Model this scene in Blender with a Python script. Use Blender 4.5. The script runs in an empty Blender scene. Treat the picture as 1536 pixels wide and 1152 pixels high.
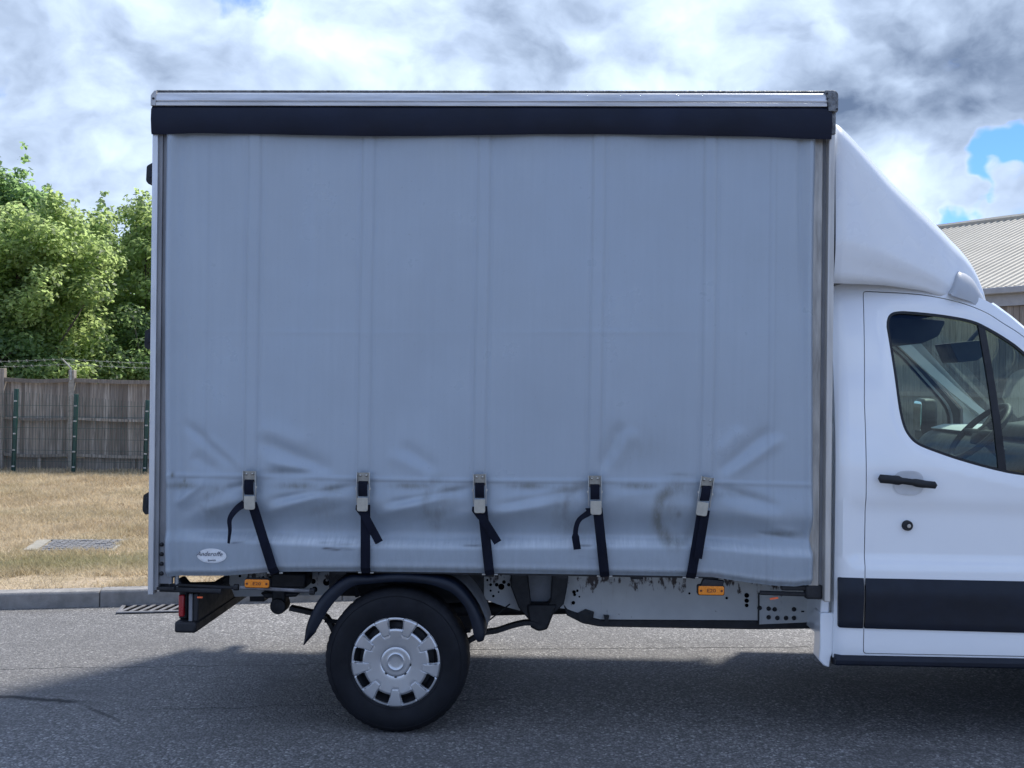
import bpy, bmesh, math, random
import numpy as np
from mathutils import Matrix, Vector, noise as mnoise
from mathutils.geometry import delaunay_2d_cdt

random.seed(7)
rng = np.random.default_rng(11)
scn = bpy.context.scene
R = math.radians

# ------------------------------------------------------------------ camera
F_PX, CAM_Y, CAM_Z = 1655.0, -5.4, 1.73
YAW, ROLL = R(2.0), R(0.6)
cam_data = bpy.data.cameras.new('camera')
cam_data.sensor_width = 36.0
cam_data.lens = 36.0 * F_PX / 1536.0
cam_data.clip_start = 0.1
cam_data.clip_end = 2000.0
cam = bpy.data.objects.new('camera', cam_data)
scn.collection.objects.link(cam)
BASE = Matrix(((1, 0, 0), (0, 0, -1), (0, 1, 0)))
CAM_R = Matrix.Rotation(YAW, 3, 'Z') @ BASE @ Matrix.Rotation(ROLL, 3, 'Z')
CAM_P = Vector((0, CAM_Y, CAM_Z))
cam.matrix_world = Matrix.Translation(CAM_P) @ CAM_R.to_4x4()
scn.camera = cam


def ray(px, py):
    return CAM_R @ Vector(((px - 768) / F_PX, -(py - 576) / F_PX, -1.0))


def at(px, py, Y):
    """photograph pixel -> (x, z) on the vertical plane y = Y (measuring aid)"""
    d = ray(px, py)
    p = CAM_P + d * ((Y - CAM_Y) / d.y)
    return (p.x, p.z)


def atz(px, py, z):
    d = ray(px, py)
    p = CAM_P + d * ((z - CAM_Z) / d.z)
    return (p.x, p.y)


# ------------------------------------------------------------------ sun, sky, exposure
SUN_AZ = Vector((0.58, 0.82, 0)).normalized()     # towards the sun: behind the truck, to the right
SUN_EL = R(53)
sun_dir = Vector((SUN_AZ.x * math.cos(SUN_EL), SUN_AZ.y * math.cos(SUN_EL), math.sin(SUN_EL)))
sun_data = bpy.data.lights.new('sun', 'SUN')
sun_data.energy = 2.55
sun_data.angle = R(8.0)
sun_data.color = (1.0, 0.95, 0.87)
sun = bpy.data.objects.new('sun', sun_data)
scn.collection.objects.link(sun)
sun.matrix_world = sun_dir.to_track_quat('Z', 'Y').to_matrix().to_4x4()

vs = scn.view_settings
vs.view_transform = 'Standard'
vs.look = 'None'
vs.gamma = 1.0
vs.use_curve_mapping = False
vs.exposure = 1.2


class NT:
    """short hand for building a node tree"""
    def __init__(self, tree):
        self.t = tree
        tree.nodes.clear()

    def n(self, kind, **kw):
        nd = self.t.nodes.new(kind)
        ins = kw.pop('ins', {})
        for k, v in kw.items():
            setattr(nd, k, v)
        for k, v in ins.items():
            self.put(nd.inputs[k], v)
        return nd

    def put(self, sock, v):
        if isinstance(v, bpy.types.NodeSocket):
            self.t.links.new(v, sock)
        elif isinstance(v, (tuple, list)) and len(v) == 3 and sock.type == 'RGBA':
            sock.default_value = (*v, 1)
        else:
            sock.default_value = v

    def math(self, op, a, b=0.0, c=None, clamp=False):
        nd = self.n('ShaderNodeMath', operation=op, use_clamp=clamp)
        self.put(nd.inputs[0], a)
        self.put(nd.inputs[1], b)
        if c is not None:
            self.put(nd.inputs[2], c)
        return nd.outputs[0]

    def noise(self, vec, scale, detail=4, rough=0.55, dist=0.0):
        nd = self.n('ShaderNodeTexNoise', ins={'Scale': scale, 'Detail': detail, 'Roughness': rough, 'Distortion': dist})
        if vec is not None:
            self.put(nd.inputs['Vector'], vec)
        return nd.outputs['Fac']

    def mapr(self, v, a, b, c=0.0, d=1.0, smooth=False):
        nd = self.n('ShaderNodeMapRange', ins={'Value': v, 'From Min': a, 'From Max': b, 'To Min': c, 'To Max': d})
        if smooth:
            nd.interpolation_type = 'SMOOTHSTEP'
        return nd.outputs['Result']

    def mix(self, f, a, b, blend='MIX'):
        nd = self.n('ShaderNodeMix', data_type='RGBA', blend_type=blend)
        self.put(nd.inputs['Factor'], f)
        self.put(nd.inputs[6], a)
        self.put(nd.inputs[7], b)
        return nd.outputs[2]

    def scale(self, vec, s):
        nd = self.n('ShaderNodeVectorMath', operation='MULTIPLY')
        self.put(nd.inputs[0], vec)
        nd.inputs[1].default_value = s
        return nd.outputs[0]


world = bpy.data.worlds.new('World')
scn.world = world
world.use_nodes = True
w = NT(world.node_tree)
sky = w.n('ShaderNodeTexSky', sky_type='NISHITA', sun_disc=False)
sky.sun_elevation = SUN_EL
sky.sun_rotation = math.atan2(SUN_AZ.x, SUN_AZ.y)
sky.air_density = 1.0
sky.dust_density = 0.15
sky.altitude = 1200.0
sky.ozone_density = 4.0
tc = w.n('ShaderNodeTexCoord').outputs['Generated']


wand = w.n('ShaderNodeVectorMath', operation='MULTIPLY_ADD')
wsub = w.n('ShaderNodeVectorMath', operation='SUBTRACT')
wnz = w.n('ShaderNodeTexNoise', ins={'Scale': 16.0, 'Detail': 3.0, 'Roughness': 0.65})
w.put(wnz.inputs['Vector'], tc)
w.put(wsub.inputs[0], wnz.outputs['Color'])
wsub.inputs[1].default_value = (0.5, 0.5, 0.5)
w.put(wand.inputs[0], wsub.outputs[0])
wand.inputs[1].default_value = (0.09, 0.09, 0.09)
w.put(wand.inputs[2], tc)
wnrm = w.n('ShaderNodeVectorMath', operation='NORMALIZE')
w.put(wnrm.inputs[0], wand.outputs[0])
wander = wnrm.outputs[0]


def sky_blob(px, py, rx_deg, gain):
    """a soft lump of cloud (or a gap, gain < 0) round one direction of the sky"""
    d = ray(px, py).normalized()
    sub = w.n('ShaderNodeVectorMath', operation='DOT_PRODUCT')
    w.put(sub.inputs[0], wander)
    sub.inputs[1].default_value = d
    return w.math('MULTIPLY', w.mapr(sub.outputs['Value'], math.cos(R(rx_deg)), 1.0, 0, 1, True), gain)


flat = w.scale(tc, (1.0, 1.0, 1.45))


def cloud_field(vec, tag_):
    """billowing cloud density: broad fractal noise with puffy cells on it"""
    f = w.noise(vec, 4.6, 7, 0.57)
    vo = w.n('ShaderNodeTexVoronoi', feature='F1', ins={'Scale': 11.0, 'Detail': 2.0, 'Roughness': 0.6, 'Lacunarity': 2.3})
    vo.normalize = True
    w.put(vo.inputs['Vector'], vec)
    puff = w.math('SUBTRACT', .55, vo.outputs['Distance'])
    return w.math('ADD', w.math('MULTIPLY_ADD', w.math('SUBTRACT', f, .5), 1.7, .5), w.math('MULTIPLY', puff, .55))


warp = w.n('ShaderNodeVectorMath', operation='MULTIPLY_ADD')
wn = w.n('ShaderNodeTexNoise', ins={'Scale': 9.0, 'Detail': 4.0, 'Roughness': 0.5})
w.put(wn.inputs['Vector'], flat)
w.put(warp.inputs[0], wn.outputs['Color'])
warp.inputs[1].default_value = (0.07, 0.07, 0.07)
w.put(warp.inputs[2], flat)
wv = warp.outputs[0]
shift = w.n('ShaderNodeVectorMath', operation='ADD')
w.put(shift.inputs[0], wv)
shift.inputs[1].default_value = (0.016, 0.0, 0.030)
dens = cloud_field(wv, 'a')
dens2 = cloud_field(shift.outputs[0], 'b')
cover = w.math('ADD', dens, -.05)
for b in ((385, -14, 2.2, -.24), (45, 40, 2.0, -.14), (1512, 255, 2.2, -.55), (1440, 326, 1.7, -.50), (1400, 80, 13, .28), (950, 110, 15, .26), (250, 200, 16, .26), (640, 60, 10, .22), (1330, 280, 6, .18),
          (1528, 286, 1.1, .36), (1468, 302, 1.0, .22)):
    cover = w.math('ADD', cover, sky_blob(*b))
mask = w.mapr(cover, 0.40, 0.66, 0, 1, True)
body = w.math('MULTIPLY_ADD', w.math('SUBTRACT', w.noise(wv, 6.0, 4, 0.5), .5), 1.5, .47)
for b in ((1010, 120, 7, .20), (600, 30, 8, .12), (480, 120, 5, .10), (1400, 80, 13, -.20), (850, 70, 7, -.20), (1250, 290, 5, .10), (100, 120, 10, .02), (1450, 200, 7, -.14), (1350, 310, 4, .16), (300, 60, 6, -.08), (680, 120, 5, -.06)):
    body = w.math('ADD', body, sky_blob(*b))
relief = w.math('MULTIPLY', w.math('SUBTRACT', dens, dens2), 1.55)
thin = w.mapr(cover, 0.46, 0.80, .22, 0.0, True)
lit = w.mapr(w.math('ADD', w.math('ADD', body, relief), thin), -0.30, 1.02, 0, 1)
cloud_col = w.mix(lit, (0.115, 0.165, 0.27), (0.77, 0.93, 1.18))
sky_col = w.mix(1.0, sky.outputs[0], (.42, .60, 1.02), 'MULTIPLY')
bg_sky = w.n('ShaderNodeBackground', ins={'Color': sky_col, 'Strength': 0.092})
bg_cloud = w.n('ShaderNodeBackground', ins={'Color': cloud_col, 'Strength': 0.60})
mixs = w.n('ShaderNodeMixShader')
w.put(mixs.inputs[0], mask)
w.put(mixs.inputs[1], bg_sky.outputs[0])
w.put(mixs.inputs[2], bg_cloud.outputs[0])
world.cycles.sampling_method = 'MANUAL'
world.cycles.sample_map_resolution = 512
wo = w.n('ShaderNodeOutputWorld')
w.put(wo.inputs[0], mixs.outputs[0])


# ------------------------------------------------------------------ materials
MATS = {}


def new_mat(name):
    m = bpy.data.materials.new(name)
    m.use_nodes = True
    nt = NT(m.node_tree)
    out = nt.n('ShaderNodeOutputMaterial')
    MATS[name] = m
    return m, nt, out


def pmat(name, col, rough=0.5, metal=0.0, var=0.12, vscale=6.0, bump=0.0, bscale=200.0, coat=0.0, spec=0.5, stretch=(1, 1, 1), rvar=0.08, col2=None):
    """principled material whose colour and gloss wander with noise"""
    m, nt, out = new_mat(name)
    co = nt.n('ShaderNodeTexCoord').outputs['Object']
    co = nt.scale(co, stretch)
    nz = nt.noise(co, vscale, 6, 0.6)
    if col2 is None:
        col2 = tuple(c * (1 - var) for c in col)
        col = tuple(min(1, c * (1 + var * .5)) for c in col)
    c = nt.mix(nt.mapr(nz, 0.35, 0.65, 0, 1), col, col2)
    p = nt.n('ShaderNodeBsdfPrincipled', ins={'Base Color': c, 'Metallic': metal, 'Coat Weight': coat, 'Specular IOR Level': spec})
    nt.put(p.inputs['Roughness'], nt.mapr(nt.noise(co, vscale * 2.3, 3), 0.3, 0.7, max(0.02, rough - rvar), min(1, rough + rvar)))
    if bump:
        b = nt.n('ShaderNodeBump', ins={'Strength': bump, 'Distance': 0.01, 'Height': nt.noise(co, bscale, 3)})
        nt.put(p.inputs['Normal'], b.outputs[0])
    nt.put(out.inputs[0], p.outputs[0])
    return m


white_paint = pmat('white_paint', (.825, .852, .885), .20, var=.02, vscale=2.2, coat=.7, rvar=.02)
fairing_paint = pmat('fairing_paint', (.745, .772, .805), .27, var=.05, vscale=2.0, coat=.4, rvar=.03)
pocket_paint = pmat('pocket_paint', (.40, .42, .45), .45, var=.1, vscale=5)
navy_plastic = pmat('dark_plastic', (.005, .009, .020), .45, var=.25, vscale=8, bump=.12, bscale=700, spec=.35)
black_rubber = pmat('black_rubber', (.007, .009, .013), .6, var=.3, vscale=10)
pelmet_vinyl = pmat('dark_vinyl', (.006, .010, .026), .5, var=.3, vscale=3, bump=.05, bscale=60, spec=.25)
alu = pmat('aluminium', (.60, .61, .63), .42, metal=.75, var=.22, vscale=5, stretch=(.5, 1, 6), bump=.03, bscale=90)
alu_post = pmat('aluminium_post', (.60, .61, .63), .42, metal=.6, var=.16, vscale=4, stretch=(6, 6, .4))
alu_front = pmat('aluminium_front_post', (.56, .54, .51), .45, metal=.45, var=.2, vscale=4, stretch=(6, 6, .4))
alu_dull = pmat('dull_aluminium', (.46, .46, .46), .5, metal=.6, var=.3, vscale=5, stretch=(3, 3, .5))
alu_brown = pmat('weathered_aluminium', (.42, .40, .37), .5, metal=.5, var=.35, vscale=6, stretch=(5, 5, .6))
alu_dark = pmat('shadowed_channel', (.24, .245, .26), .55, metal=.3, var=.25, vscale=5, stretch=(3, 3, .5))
casting = pmat('cast_metal', (.20, .21, .22), .6, metal=.4, var=.5, vscale=40, bump=.4, bscale=120)
steel = pmat('zinc_steel', (.50, .49, .46), .38, metal=.7, var=.2, vscale=30)
steel_plate = pmat('zinc_plate', (.30, .285, .25), .5, metal=.3, var=.15, vscale=40)
lever_plate = pmat('lever_plate', (.44, .415, .355), .5, metal=.25, var=.12, vscale=40)
webbing = pmat('black_webbing', (.007, .009, .020), .85, var=.3, vscale=20, bump=.5, bscale=900, stretch=(1, 1, .3), spec=.2)
tyre_rubber = pmat('tyre_rubber', (.007, .008, .012), .7, var=.35, vscale=7, bump=.15, bscale=300, spec=.3)
black_steel = pmat('black_steel', (.013, .014, .018), .6, var=.5, vscale=14, bump=.2, bscale=120)
bare_rod = pmat('worn_rod', (.26, .26, .28), .45, metal=.7, var=.4, vscale=25)
hubcap_silver = pmat('hubcap_silver', (.60, .61, .63), .31, metal=.8, var=.04, vscale=9, rvar=.03)
amber = pmat('amber_lens', (.85, .25, .012), .25, var=.12, vscale=60, coat=.3)
amber_dark = pmat('amber_print', (.13, .025, .006), .5)
red_lens = pmat('red_lens', (.35, .012, .02), .25, coat=.4)
red_orange = pmat('orange_reflector', (.95, .16, .05), .4)
sticker_white = pmat('sticker_white', (.80, .81, .82), .45, var=.1, vscale=60)
sticker_ink = pmat('sticker_ink', (.09, .10, .13), .6)
dash_plastic = pmat('dash_plastic', (.035, .037, .040), .55, var=.2, vscale=10, bump=.2, bscale=500)
grey_trim = pmat('grey_trim', (.72, .73, .72), .6, var=.06, vscale=6)
liner_dark = pmat('headliner', (.06, .06, .065), .85)
seat_cloth = pmat('seat_cloth', (.03, .03, .034), .9)
mirror_glass = pmat('mirror_glass', (.85, .87, .88), .02, metal=1.0, var=.01, rvar=.0)
grey_sheet = pmat('grey_inner_sheet', (.20, .21, .23), .55, var=.25, vscale=9)
deck_grey = pmat('deck_underside', (.05, .05, .055), .8)
concrete = pmat('kerb_concrete', (.27, .26, .25), .9, var=.25, vscale=9, bump=.5, bscale=130)
sett_stone = pmat('sett_concrete', (.17, .17, .175), .85, var=.2, vscale=30, bump=.5, bscale=140)
pale_concrete = pmat('pale_concrete', (.30, .28, .235), .9, var=.2, vscale=14, bump=.4, bscale=100)
iron = pmat('cast_iron', (.19, .19, .20), .6, metal=.4, var=.3, vscale=30, bump=.3, bscale=160)
void_black = pmat('drain_void', (.006, .006, .007), .95, spec=0.0)
green_paint = pmat('green_powder_coat', (.010, .055, .045), .45, var=.15, vscale=12)
green_wire = pmat('green_wire', (.03, .07, .06), .5)
galv = pmat('galvanised', (.42, .44, .42), .5, metal=.4, var=.25, vscale=30)
conc_post = pmat('concrete_post', (.33, .30, .25), .9, var=.25, vscale=20, bump=.4, bscale=120)
gutter_grey = pmat('gutter_grey', (.30, .31, .33), .5, var=.1)
bark = pmat('bark', (.09, .075, .06), .9, var=.4, vscale=9, bump=.6, bscale=40, stretch=(1, 1, .3))


def glass_mat():
    m, nt, out = new_mat('tinted_glass')
    lw = nt.n('ShaderNodeLayerWeight', ins={'Blend': .5}).outputs['Facing']
    fr = nt.math('ADD', nt.math('MULTIPLY', nt.math('POWER', lw, 5.0), .92), .04)
    tr = nt.n('ShaderNodeBsdfTransparent', ins={'Color': (.60, .72, .68)})
    gl = nt.n('ShaderNodeBsdfGlossy', ins={'Roughness': .01, 'Color': (1, 1, 1)})
    mx = nt.n('ShaderNodeMixShader')
    nt.put(mx.inputs[0], fr)
    nt.put(mx.inputs[1], tr.outputs[0])
    nt.put(mx.inputs[2], gl.outputs[0])
    nt.put(out.inputs[0], mx.outputs[0])
    return m


glass = glass_mat()


def curtain_mat():
    m, nt, out = new_mat('grey_pvc_curtain')
    co = nt.n('ShaderNodeTexCoord').outputs['Object']
    g = nt.n('ShaderNodeAttribute', attribute_name='grime').outputs['Fac']
    sc = nt.n('ShaderNodeAttribute', attribute_name='scuff').outputs['Fac']
    shn = nt.n('ShaderNodeAttribute', attribute_name='ledge_sheen_hem').outputs['Fac']
    streak = nt.noise(nt.scale(co, (14, 1, .5)), 3, 6, .6)
    cloud = nt.noise(co, 2.2, 6, .6)
    c = nt.mix(nt.mapr(streak, .25, .75), (.358, .417, .486), (.335, .392, .460))
    c = nt.mix(nt.mapr(cloud, .35, .7, 0, .4), c, (.300, .348, .402))
    sheen_noise = nt.mapr(nt.noise(nt.scale(co, (60, 1, 5)), 1.0, 5, .7), .3, .65, .35, 1)
    c = nt.mix(nt.math('MULTIPLY', shn, sheen_noise), c, (.70, .745, .79))  # painted highlight: the ledge's sheen put into the colour, broken up by noise
    speck = nt.noise(co, 90, 3, .7)
    c = nt.mix(nt.mapr(speck, .66, .72, 0, .35), c, (.2, .2, .2))
    c = nt.mix(nt.math('MULTIPLY', g, nt.mapr(nt.noise(nt.scale(co, (3, 1, 1)), 14, 5, .65), .3, .6, .45, 1)), c, (.135, .135, .115))
    c = nt.mix(sc, c, (.05, .05, .055))
    p = nt.n('ShaderNodeBsdfPrincipled', ins={'Base Color': c, 'Specular IOR Level': .6})
    nt.put(p.inputs['Roughness'], nt.math('ADD', nt.mapr(cloud, .3, .7, .25, .36), nt.math('MULTIPLY', g, .25)))
    weave = nt.noise(nt.scale(co, (1, 1, 1)), 420, 2)
    soft = nt.noise(nt.scale(co, (1.3, 1, .6)), 5.5, 3, .5)
    h = nt.math('ADD', nt.math('MULTIPLY', weave, .02), nt.math('MULTIPLY', soft, .5))
    b = nt.n('ShaderNodeBump', ins={'Strength': .35, 'Distance': .02, 'Height': h})
    nt.put(p.inputs['Normal'], b.outputs[0])
    nt.put(out.inputs[0], p.outputs[0])
    return m


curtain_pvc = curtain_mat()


def rail_mat():
    """white chassis paint with rust round the top edge and bolts"""
    m, nt, out = new_mat('chassis_white')
    co = nt.n('ShaderNodeTexCoord').outputs['Object']
    n1 = nt.noise(co, 5, 6, .6)
    c = nt.mix(nt.mapr(n1, .3, .7), (.58, .59, .58), (.47, .48, .48))
    n2 = nt.noise(nt.scale(co, (1, 1, .7)), 17, 7, .7)
    c = nt.mix(nt.mapr(n2, .66, .72), c, (.10, .07, .05))
    spz = nt.n('ShaderNodeSeparateXYZ')
    nt.put(spz.inputs[0], co)
    top = nt.mapr(spz.outputs[2], .585, .665, 0, .17)
    n4 = nt.math('ADD', nt.noise(nt.scale(co, (1, 1, .45)), 26, 6, .65), top)
    c = nt.mix(nt.mapr(n4, .675, .75), c, (.045, .03, .028))
    n3 = nt.noise(nt.scale(co, (9, 1, .7)), 4, 4, .6)
    c = nt.mix(nt.mapr(n3, .62, .8, 0, .5), c, (.25, .22, .18))
    p = nt.n('ShaderNodeBsdfPrincipled', ins={'Base Color': c, 'Roughness': .5})
    nt.put(out.inputs[0], p.outputs[0])
    return m


rail_white = rail_mat()


def asphalt_mat():
    m, nt, out = new_mat('asphalt')
    co = nt.n('ShaderNodeTexCoord').outputs['Object']
    vor = nt.n('ShaderNodeTexVoronoi', feature='F1', ins={'Scale': 84.0, 'Randomness': 1.0})
    nt.put(vor.inputs['Vector'], co)
    sep = nt.n('ShaderNodeSeparateColor')
    nt.put(sep.inputs[0], vor.outputs['Color'])
    tone = sep.outputs[0]
    patch = nt.noise(co, .55, 5, .6, .6)
    c = nt.mix(tone, (.115, .112, .111), (.350, .342, .339))
    gap = nt.mapr(vor.outputs['Distance'], .35, .62)
    c = nt.mix(nt.math('MULTIPLY', gap, .6), c, (.05, .05, .05))
    bright = nt.mapr(sep.outputs[1], .93, .97)
    c = nt.mix(nt.math('MULTIPLY', bright, .8), c, (.50, .49, .47))
    c = nt.mix(nt.mapr(patch, .40, .64, 0, .55), c, (.105, .103, .104))
    mid = nt.noise(co, 7.0, 6, .7)
    c = nt.mix(nt.mapr(mid, .50, .70, 0, .45), c, (.095, .093, .093))
    stain = nt.noise(nt.scale(co, (.5, 1.6, 1)), 1.7, 5, .6)
    c = nt.mix(nt.mapr(stain, .58, .68, 0, .5), c, (.085, .083, .083))
    # cracks and an old resurfacing seam wandering along the road
    sp = nt.n('ShaderNodeSeparateXYZ')
    nt.put(sp.inputs[0], co)
    x, y = sp.outputs[0], sp.outputs[1]

    def seam(x0, y0, slope, width, wob, xa, xb, strength):
        wv_ = nt.math('MULTIPLY', nt.math('SUBTRACT', nt.noise(nt.scale(co, (1, 0, 0)), 3.3, 6, .65), .5), wob)
        line = nt.math('ADD', nt.math('ADD', nt.math('MULTIPLY', nt.math('SUBTRACT', x, x0), slope), y0), wv_)
        d = nt.math('ABSOLUTE', nt.math('SUBTRACT', y, line))
        brk = nt.mapr(nt.noise(nt.scale(co, (1, .2, 1)), 5, 4), .35, .5, .25, 1)
        ends = nt.math('MULTIPLY', nt.mapr(x, xa - .12, xa + .12), nt.mapr(x, xb + .12, xb - .12))
        return nt.math('MULTIPLY', nt.math('MULTIPLY', nt.mapr(d, width, width * .3), ends), nt.math('MULTIPLY', brk, strength))

    s1 = seam(-2.7, .46, -.12, .040, .18, -6.0, -2.45, 1.0)
    s2 = seam(-2.4, .33, -.9, .026, .10, -2.5, -2.2, .9)
    s3 = seam(-2.4, 1.18, .14, .010, .22, -4.2, -.7, .8)
    s4 = seam(-1.9, .36, .18, .014, .25, -2.15, -.2, .55)
    s5 = seam(.3, 1.85, .11, .012, .05, -.6, 3.0, .9)
    allc = nt.math('MAXIMUM', nt.math('MAXIMUM', nt.math('MAXIMUM', s1, s2), s3), nt.math('MAXIMUM', s4, s5))
    c = nt.mix(allc, c, (.018, .018, .020))
    p = nt.n('ShaderNodeBsdfPrincipled', ins={'Base Color': c, 'Roughness': .78, 'Specular IOR Level': .4})
    h = nt.math('SUBTRACT', nt.math('SUBTRACT', 1.0, vor.outputs['Distance']), nt.math('MULTIPLY', allc, 1.5))
    h = nt.math('ADD', h, nt.math('MULTIPLY', tone, .5))
    b = nt.n('ShaderNodeBump', ins={'Strength': .9, 'Distance': .006, 'Height': h})
    nt.put(p.inputs['Normal'], b.outputs[0])
    nt.put(out.inputs[0], p.outputs[0])
    return m


asphalt = asphalt_mat()


def soil_mat():
    m, nt, out = new_mat('dry_lawn_soil')
    co = nt.n('ShaderNodeTexCoord').outputs['Object']
    n1 = nt.noise(co, .9, 6, .65)
    n2 = nt.noise(co, 16, 6, .7)
    c = nt.mix(nt.mapr(n1, .38, .62), (.58, .465, .34), (.40, .325, .205))
    c = nt.mix(nt.mapr(n2, .35, .65, 0, .6), c, (.22, .17, .11))
    p = nt.n('ShaderNodeBsdfPrincipled', ins={'Base Color': c, 'Roughness': .95, 'Specular IOR Level': .15})
    b = nt.n('ShaderNodeBump', ins={'Strength': .8, 'Distance': .03, 'Height': nt.noise(co, 40, 6, .7)})
    nt.put(p.inputs['Normal'], b.outputs[0])
    nt.put(out.inputs[0], p.outputs[0])
    return m


soil = soil_mat()


def blade_mat():
    m, nt, out = new_mat('dry_grass')
    t = nt.n('ShaderNodeAttribute', attribute_name='tint').outputs['Fac']
    gr = nt.n('ShaderNodeAttribute', attribute_name='green').outputs['Fac']
    straw = nt.mix(t, (.68, .575, .405), (.46, .365, .235))
    green = nt.mix(t, (.20, .225, .10), (.33, .33, .16))
    c = nt.mix(gr, straw, green)
    d = nt.n('ShaderNodeBsdfDiffuse', ins={'Color': c})
    tr = nt.n('ShaderNodeBsdfTranslucent', ins={'Color': c})
    mx = nt.n('ShaderNodeMixShader', ins={0: .35})
    nt.put(mx.inputs[1], d.outputs[0])
    nt.put(mx.inputs[2], tr.outputs[0])
    nt.put(out.inputs[0], mx.outputs[0])
    return m


grass_blade = blade_mat()


def leaf_mat(name, dark, light, trans):
    m, nt, out = new_mat(name)
    t = nt.n('ShaderNodeAttribute', attribute_name='tint').outputs['Fac']
    c = nt.mix(t, dark, light)
    tcol = nt.mix(t, tuple(x * .7 for x in trans), trans)
    d = nt.n('ShaderNodeBsdfPrincipled', ins={'Base Color': c, 'Roughness': .5, 'Specular IOR Level': .35})
    tr = nt.n('ShaderNodeBsdfTranslucent', ins={'Color': tcol})
    mx = nt.n('ShaderNodeMixShader', ins={0: .60})
    nt.put(mx.inputs[1], d.outputs[0])
    nt.put(mx.inputs[2], tr.outputs[0])
    nt.put(out.inputs[0], mx.outputs[0])
    return m


leaf_mid = leaf_mat('leaf_mid_green', (.045, .09, .042), (.155, .235, .11), (.48, .70, .26))
leaf_yellow = leaf_mat('leaf_yellow_green', (.065, .115, .045), (.215, .285, .13), (.66, .82, .32))
leaf_dark = leaf_mat('leaf_dark_green', (.045, .085, .05), (.13, .20, .10), (.44, .62, .25))


def timber_mat(name, c1, c2, c3):
    """weathered boards: each object gets its own tone, long grain, knots"""
    m, nt, out = new_mat(name)
    co = nt.n('ShaderNodeTexCoord').outputs['Object']
    oi = nt.n('ShaderNodeObjectInfo').outputs['Random']
    off = nt.n('ShaderNodeVectorMath', operation='ADD')
    nt.put(off.inputs[0], co)
    cmb = nt.n('ShaderNodeCombineXYZ')
    nt.put(cmb.inputs[0], nt.math('MULTIPLY', oi, 37.0))
    nt.put(cmb.inputs[2], nt.math('MULTIPLY', oi, 91.0))
    nt.put(off.inputs[1], cmb.outputs[0])
    v = off.outputs[0]
    gr = nt.noise(nt.scale(v, (60, 60, 2.2)), 1.0, 7, .65)
    big = nt.noise(nt.scale(v, (4, 4, .9)), 1.0, 4, .6)
    c = nt.mix(nt.mapr(gr, .32, .68), c1, c2)
    c = nt.mix(nt.mapr(big, .4, .7, 0, .7), c, c3)
    c = nt.mix(nt.mapr(oi, 0, 1, 0, .7), c, c2)
    p = nt.n('ShaderNodeBsdfPrincipled', ins={'Base Color': c, 'Roughness': .9, 'Specular IOR Level': .2})
    b = nt.n('ShaderNodeBump', ins={'Strength': .6, 'Distance': .006, 'Height': gr})
    nt.put(p.inputs['Normal'], b.outputs[0])
    nt.put(out.inputs[0], p.outputs[0])
    return m


fence_wood = timber_mat('weathered_fence_timber', (.60, .54, .47), (.115, .097, .082), (.30, .25, .20))
shed_wood = timber_mat('weathered_cladding', (.42, .385, .345), (.13, .112, .10), (.27, .235, .20))


def roof_mat():
    m, nt, out = new_mat('cream_roof_sheet')
    co = nt.n('ShaderNodeTexCoord').outputs['Object']
    n1 = nt.noise(co, 1.2, 5, .6)
    n2 = nt.noise(nt.scale(co, (1, 1, 1)), 9, 7, .7)
    c = nt.mix(nt.mapr(n1, .3, .7), (.42, .395, .335), (.34, .32, .27))
    c = nt.mix(nt.mapr(n2, .56, .72, 0, .6), c, (.27, .235, .175))
    p = nt.n('ShaderNodeBsdfPrincipled', ins={'Base Color': c, 'Roughness': .6})
    nt.put(out.inputs[0], p.outputs[0])
    return m


roof_cream = roof_mat()


# ------------------------------------------------------------------ object helpers
def link(o):
    scn.collection.objects.link(o)
    return o


def set_parent(o, parent):
    o.parent = parent
    o.matrix_parent_inverse = Matrix.Translation(-Vector(WORLD_LOC.get(parent.name, (0, 0, 0))))
    WORLD_LOC[o.name] = tuple(o.location)


WORLD_LOC = {}


def thing(name, label, cat, loc=(0, 0, 0), group=None):
    o = bpy.data.objects.new(name, None)
    o.empty_display_size = .2
    o.location = loc
    link(o)
    WORLD_LOC[o.name] = tuple(loc)
    tag(o, label, cat, group)
    return o


def tag(o, label=None, cat=None, group=None, kind=None):
    for k, v in (('label', label), ('category', cat), ('group', group), ('kind', kind)):
        if v:
            o[k] = v
    return o


def finish(me, smooth):
    if smooth:
        me.polygons.foreach_set('use_smooth', np.ones(len(me.polygons), dtype=bool))
        if smooth is not True:
            me.set_sharp_from_angle(angle=R(smooth))
    me.update()


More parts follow.
